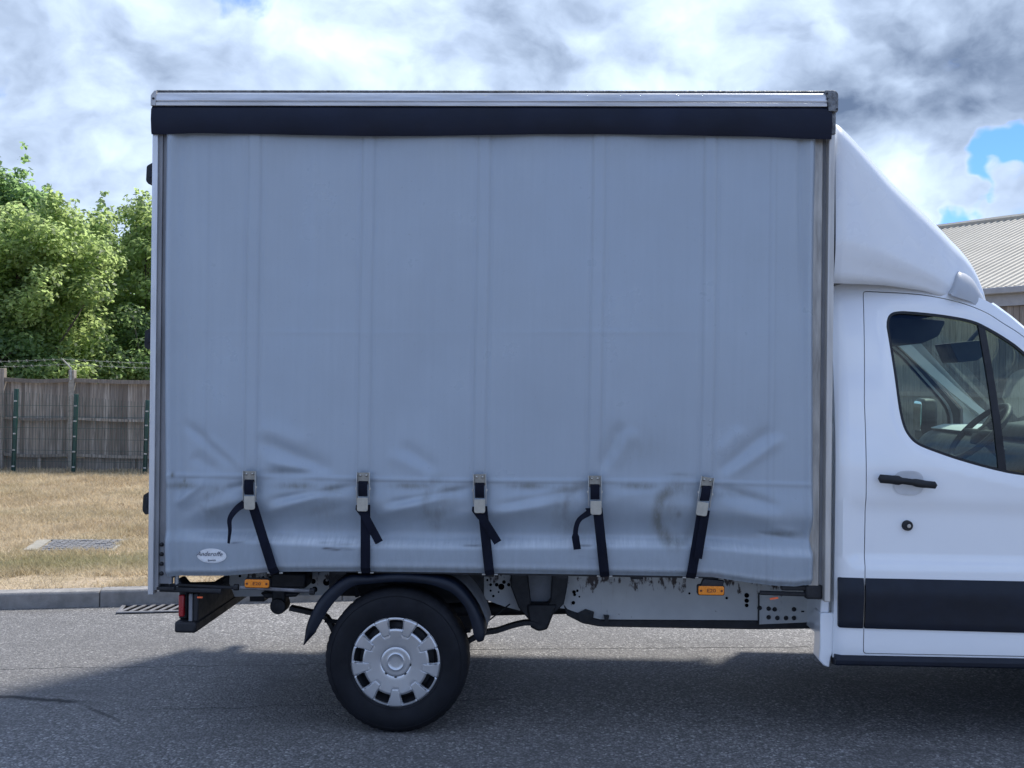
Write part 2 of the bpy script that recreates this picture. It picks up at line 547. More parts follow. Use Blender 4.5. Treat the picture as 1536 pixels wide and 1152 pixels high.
class MB:
    """collects simple shapes, then links them as ONE mesh object (coordinates are world coordinates)"""
    def __init__(self):
        self.v, self.f = [], []

    def add(self, verts, faces):
        o = len(self.v)
        self.v += [tuple(p) for p in verts]
        self.f += [tuple(i + o for i in f) for f in faces]
        return self

    def box(self, x0, x1, y0, y1, z0, z1, mat=None):
        vs_ = [(x, y, z) for x in (x0, x1) for y in (y0, y1) for z in (z0, z1)]
        if mat is not None:
            vs_ = [mat @ Vector(p) for p in vs_]
        return self.add(vs_, [(0, 1, 3, 2), (4, 6, 7, 5), (0, 4, 5, 1), (2, 3, 7, 6), (0, 2, 6, 4), (1, 5, 7, 3)])

    def prism(self, poly, y0, y1):
        """polygon of (x, z) extruded along y"""
        n = len(poly)
        vs_ = [(x, y0, z) for x, z in poly] + [(x, y1, z) for x, z in poly]
        fs = [tuple(range(n)), tuple(range(2 * n - 1, n - 1, -1))] + [(i, i + n, (i + 1) % n + n, (i + 1) % n) for i in range(n)]
        return self.add(vs_, fs)

    def prism_x(self, poly, x0, x1):
        """polygon of (y, z) extruded along x"""
        n = len(poly)
        vs_ = [(x0, y, z) for y, z in poly] + [(x1, y, z) for y, z in poly]
        fs = [tuple(range(n)), tuple(range(2 * n - 1, n - 1, -1))] + [(i, i + n, (i + 1) % n + n, (i + 1) % n) for i in range(n)]
        return self.add(vs_, fs)

    def tube(self, pts, r, n=8, caps=True):
        pts = [Vector(p) for p in pts]
        rs = r if isinstance(r, (list, tuple)) else [r] * len(pts)
        rings = []
        ref = Vector((0.13, 0.31, 0.94))
        for i, p in enumerate(pts):
            t = (pts[min(i + 1, len(pts) - 1)] - pts[max(i - 1, 0)]).normalized()
            if abs(t.dot(ref)) > .95:
                ref = Vector((0.94, 0.1, .2))
            a = t.cross(ref).normalized()
            b = t.cross(a)
            rings.append([p + (a * math.cos(k * 2 * math.pi / n) + b * math.sin(k * 2 * math.pi / n)) * rs[i] for k in range(n)])
        vs_ = [q for ring in rings for q in ring]
        fs = []
        for i in range(len(pts) - 1):
            for k in range(n):
                k2 = (k + 1) % n
                fs.append((i * n + k, i * n + k2, (i + 1) * n + k2, (i + 1) * n + k))
        if caps:
            fs.append(tuple(reversed(range(n))))
            fs.append(tuple(range((len(pts) - 1) * n, len(pts) * n)))
        return self.add(vs_, fs)

    def lathe_y(self, cx, cz, prof, n=64):
        """profile of (radius, y) turned about the axis through (cx, cz) along y"""
        vs_, fs = [], []
        for r, y in prof:
            for k in range(n):
                a = 2 * math.pi * k / n
                vs_.append((cx + r * math.cos(a), y, cz + r * math.sin(a)))
        for i in range(len(prof) - 1):
            for k in range(n):
                k2 = (k + 1) % n
                fs.append((i * n + k, i * n + k2, (i + 1) * n + k2, (i + 1) * n + k))
        return self.add(vs_, fs)

    def ribbon(self, pts, width, thick, side=Vector((1, 0, 0))):
        """flat strap along pts; side gives the across direction (one vector or one per point)"""
        pts = [Vector(p) for p in pts]
        vs_, fs = [], []
        for i, p in enumerate(pts):
            s = (side[i] if isinstance(side, list) else side).normalized()
            t = (pts[min(i + 1, len(pts) - 1)] - pts[max(i - 1, 0)]).normalized()
            nrm = t.cross(s).normalized() * thick * .5
            ws = (width[i] if isinstance(width, list) else width) * .5
            vs_ += [p - s * ws - nrm, p + s * ws - nrm, p + s * ws + nrm, p - s * ws + nrm]
        m = len(pts)
        for i in range(m - 1):
            for k in range(4):
                k2 = (k + 1) % 4
                fs.append((i * 4 + k, i * 4 + k2, (i + 1) * 4 + k2, (i + 1) * 4 + k))
        fs += [(3, 2, 1, 0), tuple((m - 1) * 4 + k for k in range(4))]
        return self.add(vs_, fs)

    def build(self, name, mat, parent=None, smooth=False, bevel=0.0, seg=2, at_=None):
        me = bpy.data.meshes.new(name)
        vs_ = self.v if at_ is None else [(x - at_[0], y - at_[1], z - at_[2]) for x, y, z in self.v]
        me.from_pydata(vs_, [], self.f)
        bm = bmesh.new()
        bm.from_mesh(me)
        bmesh.ops.recalc_face_normals(bm, faces=bm.faces)
        bm.to_mesh(me)
        bm.free()
        me.materials.append(mat)
        finish(me, smooth)
        o = bpy.data.objects.new(name, me)
        if at_ is not None:
            o.location = at_
        link(o)
        WORLD_LOC[o.name] = tuple(o.location)
        if bevel:
            b = o.modifiers.new('bevel', 'BEVEL')
            b.width = bevel
            b.segments = seg
            b.limit_method = 'ANGLE'
            b.angle_limit = R(35)
            b.harden_normals = False
            finish(me, 35)
        if parent is not None:
            set_parent(o, parent)
        return o


def big_mesh(name, verts, faces, mat, parent=None, smooth=True, attrs=None):
    """numpy arrays -> mesh object; faces is an (n, k) int array"""
    me = bpy.data.meshes.new(name)
    n, k = faces.shape
    me.vertices.add(len(verts))
    me.vertices.foreach_set('co', np.ascontiguousarray(verts, dtype=np.float32).ravel())
    me.loops.add(n * k)
    me.loops.foreach_set('vertex_index', np.ascontiguousarray(faces, dtype=np.int32).ravel())
    me.polygons.add(n)
    me.polygons.foreach_set('loop_start', np.arange(0, n * k, k, dtype=np.int32))
    me.update(calc_edges=True)
    for an, arr in (attrs or {}).items():
        a = me.attributes.new(an, 'FLOAT', 'POINT')
        a.data.foreach_set('value', np.ascontiguousarray(arr, dtype=np.float32))
    me.materials.append(mat)
    finish(me, smooth)
    o = link(bpy.data.objects.new(name, me))
    WORLD_LOC[o.name] = (0, 0, 0)
    if parent is not None:
        set_parent(o, parent)
    return o


def copy_part(o, loc, parent, rot=None):
    c = o.copy()
    link(c)
    c.location = loc
    if rot is not None:
        c.rotation_euler = rot
    c.parent = parent
    c.matrix_parent_inverse = Matrix.Translation(-Vector(WORLD_LOC[parent.name]))
    WORLD_LOC[c.name] = tuple(loc)
    return c


def ss(a, b, x):
    t = np.clip((x - a) / (b - a), 0, 1)
    return t * t * (3 - 2 * t)


def fillet(poly, r, n=5):
    """round the corners of a polygon"""
    out = []
    m = len(poly)
    for i in range(m):
        p0, p, p1 = Vector(poly[i - 1]), Vector(poly[i]), Vector(poly[(i + 1) % m])
        rr = r[i] if isinstance(r, (list, tuple)) else r
        a, b = (p0 - p), (p1 - p)
        k = min(rr, a.length * .45, b.length * .45)
        if k < 1e-4:
            out.append(tuple(p))
            continue
        a, b = p + a.normalized() * k, p + b.normalized() * k
        for j in range(n + 1):
            t = j / n
            out.append(tuple(a * (1 - t) ** 2 + p * 2 * t * (1 - t) + b * t * t))
    return out


def resample(poly, step, closed=True):
    out = []
    m = len(poly)
    for i in range(m if closed else m - 1):
        a, b = Vector(poly[i]), Vector(poly[(i + 1) % m])
        k = max(1, int(math.ceil((b - a).length / step)))
        for j in range(k):
            out.append(tuple(a + (b - a) * (j / k)))
    if not closed:
        out.append(tuple(poly[-1]))
    return out


def smooth_line(pts, n=8):
    """Catmull-Rom through pts (open)"""
    P = [Vector(p) for p in pts]
    P = [P[0] * 2 - P[1]] + P + [P[-1] * 2 - P[-2]]
    out = []
    for i in range(1, len(P) - 2):
        for j in range(n):
            t = j / n
            a, b, c, d = P[i - 1], P[i], P[i + 1], P[i + 2]
            out.append(tuple(.5 * ((2 * b) + (c - a) * t + (2 * a - 5 * b + 4 * c - d) * t * t + (3 * b - a - 3 * c + d) * t ** 3)))
    out.append(tuple(pts[-1]))
    return out


def inside(poly, pts):
    """even-odd test, poly list of 2D, pts (n,2) array"""
    px, py = pts[:, 0], pts[:, 1]
    c = np.zeros(len(pts), bool)
    P = np.array(poly)
    Q = np.roll(P, -1, axis=0)
    for (x0, y0), (x1, y1) in zip(P, Q):
        if y0 == y1:
            continue
        hit = ((y0 > py) != (y1 > py)) & (px < (x1 - x0) * (py - y0) / (y1 - y0) + x0)
        c ^= hit
    return c


def edge_dist(poly, pts):
    P = np.array(poly)
    Q = np.roll(P, -1, axis=0)
    best = np.full(len(pts), 1e9)
    for a, b in zip(P, Q):
        ab = b - a
        t = np.clip(((pts - a) @ ab) / max(ab @ ab, 1e-12), 0, 1)
        best = np.minimum(best, np.linalg.norm(pts - (a + t[:, None] * ab), axis=1))
    return best


def skin_panel(name, outline, holes, yfun, mat, parent, rim=.03, step=.03, mirror=False, smooth=40):
    """curved sheet metal: an (x, z) outline with holes, bent to y = yfun(x, z), with turned-in edges"""
    outline = resample(outline, step)
    holes = [resample(h, step) for h in holes]
    allp = [Vector(p[:2]) for p in outline]
    loops = [list(range(len(outline)))]
    for h in holes:
        loops.append(list(range(len(allp), len(allp) + len(h))))
        allp += [Vector(p[:2]) for p in h]
    A = np.array(outline)
    gx, gz = np.meshgrid(np.arange(A[:, 0].min(), A[:, 0].max(), step), np.arange(A[:, 1].min(), A[:, 1].max(), step))
    g = np.stack([gx.ravel(), gz.ravel()], 1)
    ok = inside(outline, g) & (edge_dist(outline, g) > step * .45)
    for h in holes:
        ok &= ~inside(h, g) & (edge_dist(h, g) > step * .45)
    allp += [Vector(p) for p in g[ok]]
    edges = [(l[i], l[(i + 1) % len(l)]) for l in loops for i in range(len(l))]
    vo, eo, fo, *_ = delaunay_2d_cdt(allp, edges, [], 0, 1e-5)
    V = np.array([tuple(v) for v in vo])
    cen = np.array([V[list(f)].mean(0) for f in fo])
    keep = inside(outline, cen)
    for h in holes:
        keep &= ~inside(h, cen)
    fo = [tuple(f) for f, k in zip(fo, keep) if k]
    y = yfun(V[:, 0], V[:, 1])
    if mirror:
        y = TRUCK_W - y
    bm = bmesh.new()
    bv = [bm.verts.new((V[i, 0], y[i], V[i, 1])) for i in range(len(V))]
    for f in fo:
        try:
            bm.faces.new([bv[i] for i in f])
        except ValueError:
            pass
    for v in [v for v in bm.verts if not v.link_faces]:
        bm.verts.remove(v)
    if rim:
        be = [e for e in bm.edges if len(e.link_faces) == 1]
        r_ = bmesh.ops.extrude_edge_only(bm, edges=be)
        for el in r_['geom']:
            if isinstance(el, bmesh.types.BMVert):
                el.co.y += -rim if mirror else rim
    bmesh.ops.recalc_face_normals(bm, faces=bm.faces)
    me = bpy.data.meshes.new(name)
    bm.to_mesh(me)
    bm.free()
    me.materials.append(mat)
    finish(me, smooth)
    o = link(bpy.data.objects.new(name, me))
    WORLD_LOC[o.name] = (0, 0, 0)
    set_parent(o, parent)
    return o


def text_mesh(name, body, size, mat, place, parent, shear=0.0, depth=.0006):
    cu = bpy.data.curves.new(name, 'FONT')
    cu.body = body
    cu.size = size
    cu.shear = shear
    cu.align_x = 'CENTER'
    cu.align_y = 'CENTER'
    cu.extrude = depth
    cu.resolution_u = 2
    tmp = bpy.data.objects.new(name + '_curve', cu)
    link(tmp)
    dg = bpy.context.evaluated_depsgraph_get()
    me = bpy.data.meshes.new_from_object(tmp.evaluated_get(dg))
    bpy.data.objects.remove(tmp)
    bpy.data.curves.remove(cu)
    for v in me.vertices:
        v.co = place(v.co.x, v.co.y, v.co.z)
    me.materials.clear()
    me.materials.append(mat)
    me.name = name
    o = link(bpy.data.objects.new(name, me))
    WORLD_LOC[o.name] = (0, 0, 0)
    set_parent(o, parent)
    return o


TRUCK_W = 2.10

# ================================================================== SETTING
# kerb line on the road: y = KY + KS * (x - KX)
KX, KY, KS = -4.10, 2.74, 0.225


def kerb_y(x):
    return KY + KS * (x - KX)


def sheet(name, pts, z, mat, div=1):
    me = bpy.data.meshes.new(name)
    me.from_pydata([(x, y, z) for x, y in pts], [], [tuple(range(len(pts)))])
    me.materials.append(mat)
    o = link(bpy.data.objects.new(name, me))
    WORLD_LOC[o.name] = (0, 0, 0)
    tag(o, kind='structure')
    return o


tag(sheet('ground', [(-900, -900), (900, -900), (900, 900), (-900, 900)], -.30, soil), 'dry earth far round the road and lawn')
tag(sheet('road', [(-70, -60), (70, -60), (70, kerb_y(70) + .03), (-70, kerb_y(-70) + .03)], 0, asphalt), 'worn grey asphalt road with cracks under the truck')
n_g = np.array([-KS, 1]) / math.hypot(KS, 1)
verge = sheet('verge', [(-70, kerb_y(-70) + .13), (70, kerb_y(70) + .13), (400, 500), (-400, 500)], .112, soil)
tag(verge, 'dry straw coloured lawn behind the kerb')

# kerb stones
kerb = thing('kerb', 'concrete kerb with butted stones between the road and the dry grass', 'kerb', (-3, kerb_y(-3), 0))
tag(kerb, kind='structure')
kang = math.atan(KS)
STONE = .914
kb = MB()
prof = [(0, -.1), (0, .105), (.012, .122), (.125, .128), (.125, -.1)]
kb.prism_x(prof, -STONE / 2 + .003, STONE / 2 - .003)
ks = kb.build('kerb_stone', concrete, kerb, bevel=.006)
first = True
x_joint = atz(150, 900, .05)[0]
for i in range(-14, 24):
    cx = x_joint + (i + .5) * STONE * math.cos(kang)
    loc = (cx, kerb_y(cx), random.uniform(-.003, .003))
    if first:
        ks.location = loc
        ks.rotation_euler = (0, 0, kang)
        WORLD_LOC[ks.name] = loc
        first = False
    else:
        copy_part(ks, loc, kerb, (0, 0, kang + random.uniform(-.004, .004)))

# gully grate in the road against the kerb
gx0, gx1 = -3.20, -2.78
gc = Vector(((gx0 + gx1) / 2, kerb_y((gx0 + gx1) / 2) - .16, 0))
GM = Matrix.Translation(gc) @ Matrix.Rotation(kang, 4, 'Z')
grate = thing('drain_grate', 'slotted cast iron gully grate set in the road against the kerb', 'drain grate', tuple(gc))
hw, hd = .235, .150
MB().box(-hw, hw, -hd, hd, .001, .004, GM).build('drain_pit', void_black, grate)
fr = MB()
for a in ((-hw, hw, -hd, -hd + .03), (-hw, hw, hd - .03, hd), (-hw, -hw + .03, -hd + .03, hd - .03), (hw - .03, hw, -hd + .03, hd - .03)):
    fr.box(a[0], a[1], a[2], a[3], .0045, .016, GM)
fr.build('drain_frame', iron, grate, bevel=.003)
for k in range(6):
    xk = -hw + .062 + k * .070
    SH = Matrix(((1, .33, 0, 0), (0, 1, 0, 0), (0, 0, 1, 0), (0, 0, 0, 1)))
    MB().box(xk - .013, xk + .013, -hd + .03, hd - .03, .0046, .015, GM @ SH).build('grate_bar', iron, grate, bevel=.002)

# service cover of small setts set in the lawn
p00, p10, p11, p01 = [Vector((*atz(*p, .13), 0)) for p in ((57, 825), (165, 825), (186, 809), (80, 809))]
cover = thing('paved_cover', 'grey block paved drain cover with a pale concrete edge in the dry grass', 'drain cover', (p00.x, p00.y, .12))


def cov(u, v, z):
    p = p00 * (1 - u) * (1 - v) + p10 * u * (1 - v) + p11 * u * v + p01 * (1 - u) * v
    return (p.x, p.y, z)


m = MB()
for u0, u1, v0, v1 in ((-.22, -.03, .05, 1.02), (-.03, 1.03, 1.0, 1.06), (1.0, 1.05, -.02, 1.0)):
    b = [cov(u0, v0, .07), cov(u1, v0, .07), cov(u1, v1, .07), cov(u0, v1, .07)]
    t = [(x, y, .128) for x, y, z in b]
    m.add(b + t, [(4, 5, 6, 7), (0, 1, 5, 4), (1, 2, 6, 5), (2, 3, 7, 6), (3, 0, 4, 7)])
m.build('concrete_edge', pale_concrete, cover)
b = [cov(0, 0, .118), cov(1, 0, .118), cov(1, 1, .118), cov(0, 1, .118)]
MB().add(b, [(0, 1, 2, 3)]).build('mortar_bed', sett_stone, cover)
NU, NV = 12, 7
for i in range(NU):
    for j in range(NV):
        u0, u1, v0, v1 = (i + .06) / NU, (i + .94) / NU, (j + .06) / NV, (j + .94) / NV
        zt = .130 + random.uniform(-.004, .004)
        b = [cov(u0, v0, .11), cov(u1, v0, .11), cov(u1, v1, .11), cov(u0, v1, .11)]
        e = .12
        um, vm, du, dv = (u0 + u1) / 2, (v0 + v1) / 2, (u1 - u0) / 2 * (1 - e), (v1 - v0) / 2 * (1 - e)
        t = [cov(um - du, vm - dv, zt), cov(um + du, vm - dv, zt), cov(um + du, vm + dv, zt), cov(um - du, vm + dv, zt)]
        MB().add(b + t, [(4, 5, 6, 7), (0, 1, 5, 4), (1, 2, 6, 5), (2, 3, 7, 6), (3, 0, 4, 7)]).build('sett', sett_stone, cover)


# dry grass blades (uncountable)
def fbm(x, y, s, seed):
    out = np.zeros_like(x)
    amp, tot = 1.0, 0
    for o in range(4):
        rs = np.random.default_rng(seed + o)
        for _ in range(5):
            a = rs.uniform(0, 2 * math.pi)
            f = s * 2 ** o * rs.uniform(.7, 1.4)
            out += amp * np.sin((x * math.cos(a) + y * math.sin(a)) * f + rs.uniform(0, 6.28)) / 5
        tot += amp
        amp *= .6
    return out / tot


def grass():
    N = 290000
    # more blades near the kerb, thinning with distance
    t = rng.random(N) ** 1.7
    yb = 2.9 + t * 10.8
    x = -2.1 - (yb + 5.4) * .10 * 0 - rng.random(N) * (2.9 + (yb + 5.4) * .42) + .9
    keep = yb > kerb_y(x) + .125 + .02 * np.sin(x * 9) * np.sin(x * 3.7)
    x, y = x[keep], yb[keep]
    # bare patches
    bare = fbm(x, y, 1.6, 3) + .55 * fbm(x, y, 6.5, 9)
    d_k = y - kerb_y(x)
    thr = .42 - .75 * np.exp(-((d_k - .55) / .28) ** 2) - .25 * np.exp(-((d_k - .2) / .15) ** 2)
    pr = 1 - ss(thr - .22, thr + .12, bare) * .95
    inner = np.hypot((x - (p00.x + p11.x) / 2) / .95, (y - (p00.y + p11.y) / 2) / .75)
    pr *= 1 - .75 * np.exp(-((inner - .85) / .25) ** 2) * (fbm(x, y, 5, 55) > -.25)
    keep = rng.random(len(x)) < pr
    # clear the cover
    cxm, cym = (p00 + p10 + p11 + p01).x / 4, (p00 + p10 + p11 + p01).y / 4
    wv_ = .05 * fbm(x, y, 7, 77)
    poly = [cov(-.20, .02, 0)[:2], cov(1.0, .0, 0)[:2], cov(1.0, 1.0, 0)[:2], cov(-.20, 1.0, 0)[:2]]
    keep &= ~inside(poly, np.stack([x + wv_, y + wv_], 1))
    x, y = x[keep], y[keep]
    n = len(x)
    d_k = y - kerb_y(x)
    clump = fbm(x, y, 9, 21)
    h = (.024 + .042 * rng.random(n)) * (1 + .8 * clump + .5 * fbm(x, y, 3.1, 61))
    h = np.maximum(h, .008)
    h *= 1 + .35 * ss(8, 12.8, y)
    green = np.clip(.15 + .8 * np.exp(-((d_k - 1.35) / .5) ** 2) + .55 * fbm(x, y, 2.2, 33) - .1, 0, 1) * (.5 + .5 * rng.random(n))
    green *= .85
    ang = rng.random(n) * 2 * math.pi
    wd = .0035 + .0035 * rng.random(n) + .0006 * (y - 3)
    lean = rng.normal(0, .75, (n, 2)) * h[:, None]
    dx, dy = np.cos(ang) * wd, np.sin(ang) * wd
    z0 = np.full(n, .105)
    a = np.stack([x - dx, y - dy, z0], 1)
    b = np.stack([x + dx, y + dy, z0], 1)
    c = np.stack([x + lean[:, 0], y + lean[:, 1], z0 + .007 + h], 1)
    V = np.stack([a, b, c], 1).reshape(-1, 3)
    Fa = np.arange(n * 3).reshape(-1, 3)
    tint = np.repeat(np.clip(.45 + .75 * clump + .9 * fbm(x, y, 2.6, 41) + .28 * rng.normal(0, 1, n), 0, 1), 3)
    o = big_mesh('grass', V, Fa, grass_blade, smooth=False, attrs={'tint': tint, 'green': np.repeat(green, 3)})
    tag(o, 'short sun dried lawn grass with greener tufts behind the kerb', 'grass', kind='stuff')


grass()

# ------------------------------------------------------------------ timber fence and mesh fence
FY = 13.75
GZ = .112
bays = [at(4, 640, FY)[0], at(108, 640, FY)[0]]
bay = (bays[1] - bays[0]) * 1.0
ztop = at(60, 559, FY)[1]
tf = thing('timber_fence', 'weathered grey close boarded timber fence at the back of the dry lawn', 'fence', (bays[0], FY, GZ))
BW, BSP = .094, .083
bmesh_src = None
bay_x = [bays[0] - 3 * bay, bays[0] - 1.5 * bay, bays[0], bays[1], bays[1] + 1.7 * bay, bays[1] + 3.2 * bay, bays[1] + 4.7 * bay, bays[1] + 6.2 * bay, bays[1] + 7.7 * bay, bays[1] + 9.2 * bay]
x_lo, x_hi = bay_x[0], bay_x[-1]


def fence_y(x):
    return FY + .02 * (x - bays[0])


variants = []
for k in range(4):
    hgt = ztop - .40 - GZ + .0
    mbb = MB()
    lean_ = random.uniform(-.004, .004)
    segs = 2
    zz = [0, hgt * .5, hgt]
    # feather-edged section: thick edge to thin edge, edges slightly wavy
    for s in range(segs):
        w0 = BW / 2 + random.uniform(-.003, .002)
        mbb.add([(-w0, -.016, zz[s]), (w0, -.006, zz[s]), (w0, .004, zz[s]), (-w0, .004, zz[s]),
                 (-w0 + lean_, -.016, zz[s + 1]), (w0 + lean_, -.006, zz[s + 1]), (w0 + lean_, .004, zz[s + 1]), (-w0 + lean_, .004, zz[s + 1])],
                [(0, 1, 5, 4), (1, 2, 6, 5), (2, 3, 7, 6), (3, 0, 4, 7), (0, 3, 2, 1), (4, 5, 6, 7)])
    me_o = mbb.build('board', fence_wood, tf)
    variants.append(me_o)
nb = int((x_hi - x_lo) / BSP)
for i in range(nb):
    x = x_lo + i * BSP
    sag = .025 * math.sin(((x - bays[0]) / bay % 1) * math.pi)
    loc = (x, fence_y(x) + .03 + random.uniform(0, .012), GZ + .25 - sag + random.uniform(-.012, .012))
    rot = (random.uniform(-.01, .01), random.uniform(-.006, .006), random.uniform(-.06, .06))
    if i < 4:
        variants[i].location = loc
        variants[i].rotation_euler = rot
        WORLD_LOC[variants[i].name] = loc
    else:
        copy_part(variants[i % 4], loc, tf, rot)
# rails, posts and gravel boards, bay by bay
nbay = len(bay_x) - 1
for k in range(nbay):
    xa, xb = bay_x[k] + .05, bay_x[k + 1] - .05
    for zr, hr, pr in ((ztop - .125, .070, .055), (GZ + .93, .045, .05), (GZ + .29, .05, .055)):
        pts = [Vector((xa + (xb - xa) * s / 6, fence_y(xa) - pr * .5 - .004, zr - .025 * math.sin(s / 6 * math.pi))) for s in range(7)]
        MB().ribbon(pts, hr, pr, Vector((0, 0, 1))).build('rail', fence_wood, tf)
    MB().box(xa, xb, fence_y(xa) + .03, fence_y(xa) + .055, GZ - .02, GZ + .235).build('gravel_board', fence_wood, tf)
    xm = (xa + xb) / 2 + .05
    MB().box(xm - .03, xm + .03, fence_y(xa) - .03, fence_y(xa) + .03, GZ - .05, GZ + .27).build('peg', fence_wood, tf, bevel=.006)
posts_x = bay_x
for k, x in enumerate(posts_x):
    top = ztop + .06 + random.uniform(-.02, .02)
    MB().box(x - .05, x + .05, fence_y(x) - .08, fence_y(x) + .03, GZ - .1, top).build('fence_post', conc_post if k == 3 else fence_wood, tf, bevel=.01)
# cranked iron arms and the barbed wire they carry
bw_ = thing('barbed_wire', 'two strands of barbed wire on cranked arms above the timber fence', 'barbed wire', (bays[1], FY, ztop))
arms = [posts_x[1], posts_x[3], posts_x[5], posts_x[7]]
wires = [[], []]
for x in arms:
    a = Vector((x, fence_y(x) - .09, ztop - .12))
    b_ = Vector((x, fence_y(x) - .09, ztop + .08))
    c = Vector((x - .10, fence_y(x) - .22, ztop + .24))
    MB().tube([a, b_, c], .014, 6).build('cranked_arm', galv, bw_)
    wires[0].append(c)
    wires[1].append(b_.lerp(c, .45))
wires = [[q + Vector((-8, 0, .0)) for q in wl[:1]] + wl + [wl[-1] + Vector((6, 0, 0))] for wl in wires]
for wl in wires:
    pts = []
    for a, b_ in zip(wl[:-1], wl[1:]):
        for s in range(10):
            t = s / 10
            p = a.lerp(b_, t)
            p.z -= .03 * math.sin(t * math.pi) * min(2, (b_ - a).length)
            pts.append(p)
    mw = MB().tube(pts, .0026, 4)
    for i in range(3, len(pts) - 1):
        for q in (pts[i], pts[i].lerp(pts[i + 1], .5)):
            mw.tube([q + Vector((.02, .0, .025)), q - Vector((.02, 0, .025))], .0018, 3)
            mw.tube([q + Vector((-.02, .0, .025)), q - Vector((-.02, 0, .025))], .0018, 3)
    mw.build('wire_strand', galv, bw_)

# green weld mesh fence in front of it
mf = thing('mesh_fence', 'low green welded mesh fence on green posts in front of the timber fence', 'fence', (-8.08, 13.1, GZ))
gp = []
for px, ytop, ybot in ((22, 583, 711), (112, 591, 711), (219, 600, 713)):
    X, Z = at(px - 1, ytop, 13.1)
    gp.append((X, Z))
dxp = gp[1][0] - gp[0][0]
gp = [(gp[0][0] - 2 * dxp, gp[0][1] + .12), (gp[0][0] - dxp, gp[0][1] + .06)] + gp + [(gp[2][0] + dxp * (k + 1) * 1.08, gp[2][1] - .06 * min(3, k + 1)) for k in range(8)]
for k, (X, Z) in enumerate(gp):
    ln = R(1.6)
    pm = Matrix.Translation((X, 13.1, GZ - .1)) @ Matrix.Rotation(ln, 4, 'Y')
    po = MB().box(-.03, .03, -.03, .03, 0, Z - GZ + .1, pm).build('green_post', green_paint, mf, bevel=.006)
    for j in range(5):
        zc = .22 + j * (Z - GZ - .2) / 4.5
        MB().box(-.012, .035, -.048, -.031, zc, zc + .022, pm).build('clip', galv, po)
for (xa, za), (xb, zb) in zip(gp[:-1], gp[1:]):
    mm = MB()
    nvw = int((xb - xa) / .055)
    yw = 13.06
    for i in range(nvw + 1):
        t = i / nvw
        x = xa + (xb - xa) * t
        z = za + (zb - za) * t - .04
        mm.box(x - .0022, x + .0022, yw - .0022, yw + .0022, GZ + .01, z)
    for j in range(8):
        z0 = GZ + .03 + j * .19
        if z0 < min(za, zb) - .05:
            mm.box(xa, xb, yw - .0085, yw - .0028, z0 - .0028, z0 + .0028)
    o = mm.build('wire_mesh', green_wire, mf)
    tag(o, kind='stuff')


# ------------------------------------------------------------------ trees
def make_tree(name, label, base, height, crown, nclump, nleaf, leaf, size, lean=(0, 0), spires=(), seed=1):
    """crown: list of ellipsoids (cx, cy, cz, rx, ry, rz) relative to the base, filled with leaf clumps on branches"""
    rg = np.random.default_rng(seed)
    root = thing(name, label, 'tree', base, 'trees behind the fence')
    B = Vector(base)
    tk = MB()
    top = B + Vector((lean[0], lean[1], height * .72))
    trunk_pts = [B + Vector((0, 0, -.2)), B + Vector((lean[0] * .1 + .05, 0, height * .2)), B + Vector((lean[0] * .5, lean[1] * .5, height * .45)), top]
    tk.tube(smooth_line([tuple(p) for p in trunk_pts], 5), [.17 * (1 - .8 * i / 15) * height / 7 + .01 for i in range(16)], 8)
    vols = np.array([c[3] * c[4] * c[5] for c in crown])
    pick = rg.choice(len(crown), nclump, p=vols / vols.sum())
    C, Rr = [], []
    for k in pick:
        cx, cy, cz, rx, ry, rz = crown[k]
        d = rg.normal(0, 1, 3)
        d /= np.linalg.norm(d)
        r = rg.random() ** .42
        C.append([B.x + cx + d[0] * rx * r, B.y + cy + d[1] * ry * r, B.z + cz + d[2] * rz * r])
        Rr.append(rg.uniform(.16, .46))
    for (sx, sy, sz, ln_) in spires:
        for s in range(6):
            t = s / 5
            C.append([B.x + sx + rg.normal(0, .05), B.y + sy, B.z + sz + ln_ * t])
            Rr.append(.30 * (1 - t) + .09)
    C, Rr = np.array(C), np.array(Rr)
    # limbs reach a share of the clumps
    for i in rg.choice(len(C), min(len(C), 26), replace=False):
        e = Vector(C[i])
        t = min(.95, max(.25, (e.z - B.z) / height * .75))
        s = trunk_pts[0].lerp(top, t * .8)
        mid = s.lerp(e, .5) + Vector((0, 0, -.12))
        tk.tube(smooth_line([tuple(s), tuple(mid), tuple(e)], 4), [.05 - .042 * j / 8 for j in range(9)], 5)
    tk.build('trunk', bark, root, smooth=50)
    w_ = Rr ** 2
    own = rg.choice(len(C), nleaf, p=w_ / w_.sum())
    n = nleaf
    off = rg.normal(0, 1, (n, 3))
    off /= np.linalg.norm(off, axis=1)[:, None]
    off *= (rg.random(n) ** .45)[:, None]
    P = C[own] + off * Rr[own][:, None] * np.array([1.15, 1.15, .85])
    nrm = off * .6 + np.array([0, 0, .75]) + rg.normal(0, .55, (n, 3))
    nrm /= np.linalg.norm(nrm, axis=1)[:, None]
    tv = rg.normal(0, 1, (n, 3))
    u = np.cross(nrm, tv)
    u /= np.linalg.norm(u, axis=1)[:, None]
    v = np.cross(nrm, u)
    s = size * rg.uniform(.6, 1.25, n)
    L, W = (s * .62)[:, None], (s * .42)[:, None]
    fold = nrm * (s * .10)[:, None]
    q = np.stack([P - u * L, P - v * W - u * L * .1 + fold, P + u * L, P + v * W - u * L * .1 + fold], 1).reshape(-1, 3)
    tint = np.clip(.5 + .25 * rg.normal(0, 1, len(C))[own] + .22 * rg.normal(0, 1, n), 0, 1)
    big_mesh('crown', q, np.arange(n * 4).reshape(-1, 4), leaf, root, smooth=False, attrs={'tint': np.repeat(tint, 4)})
    return root


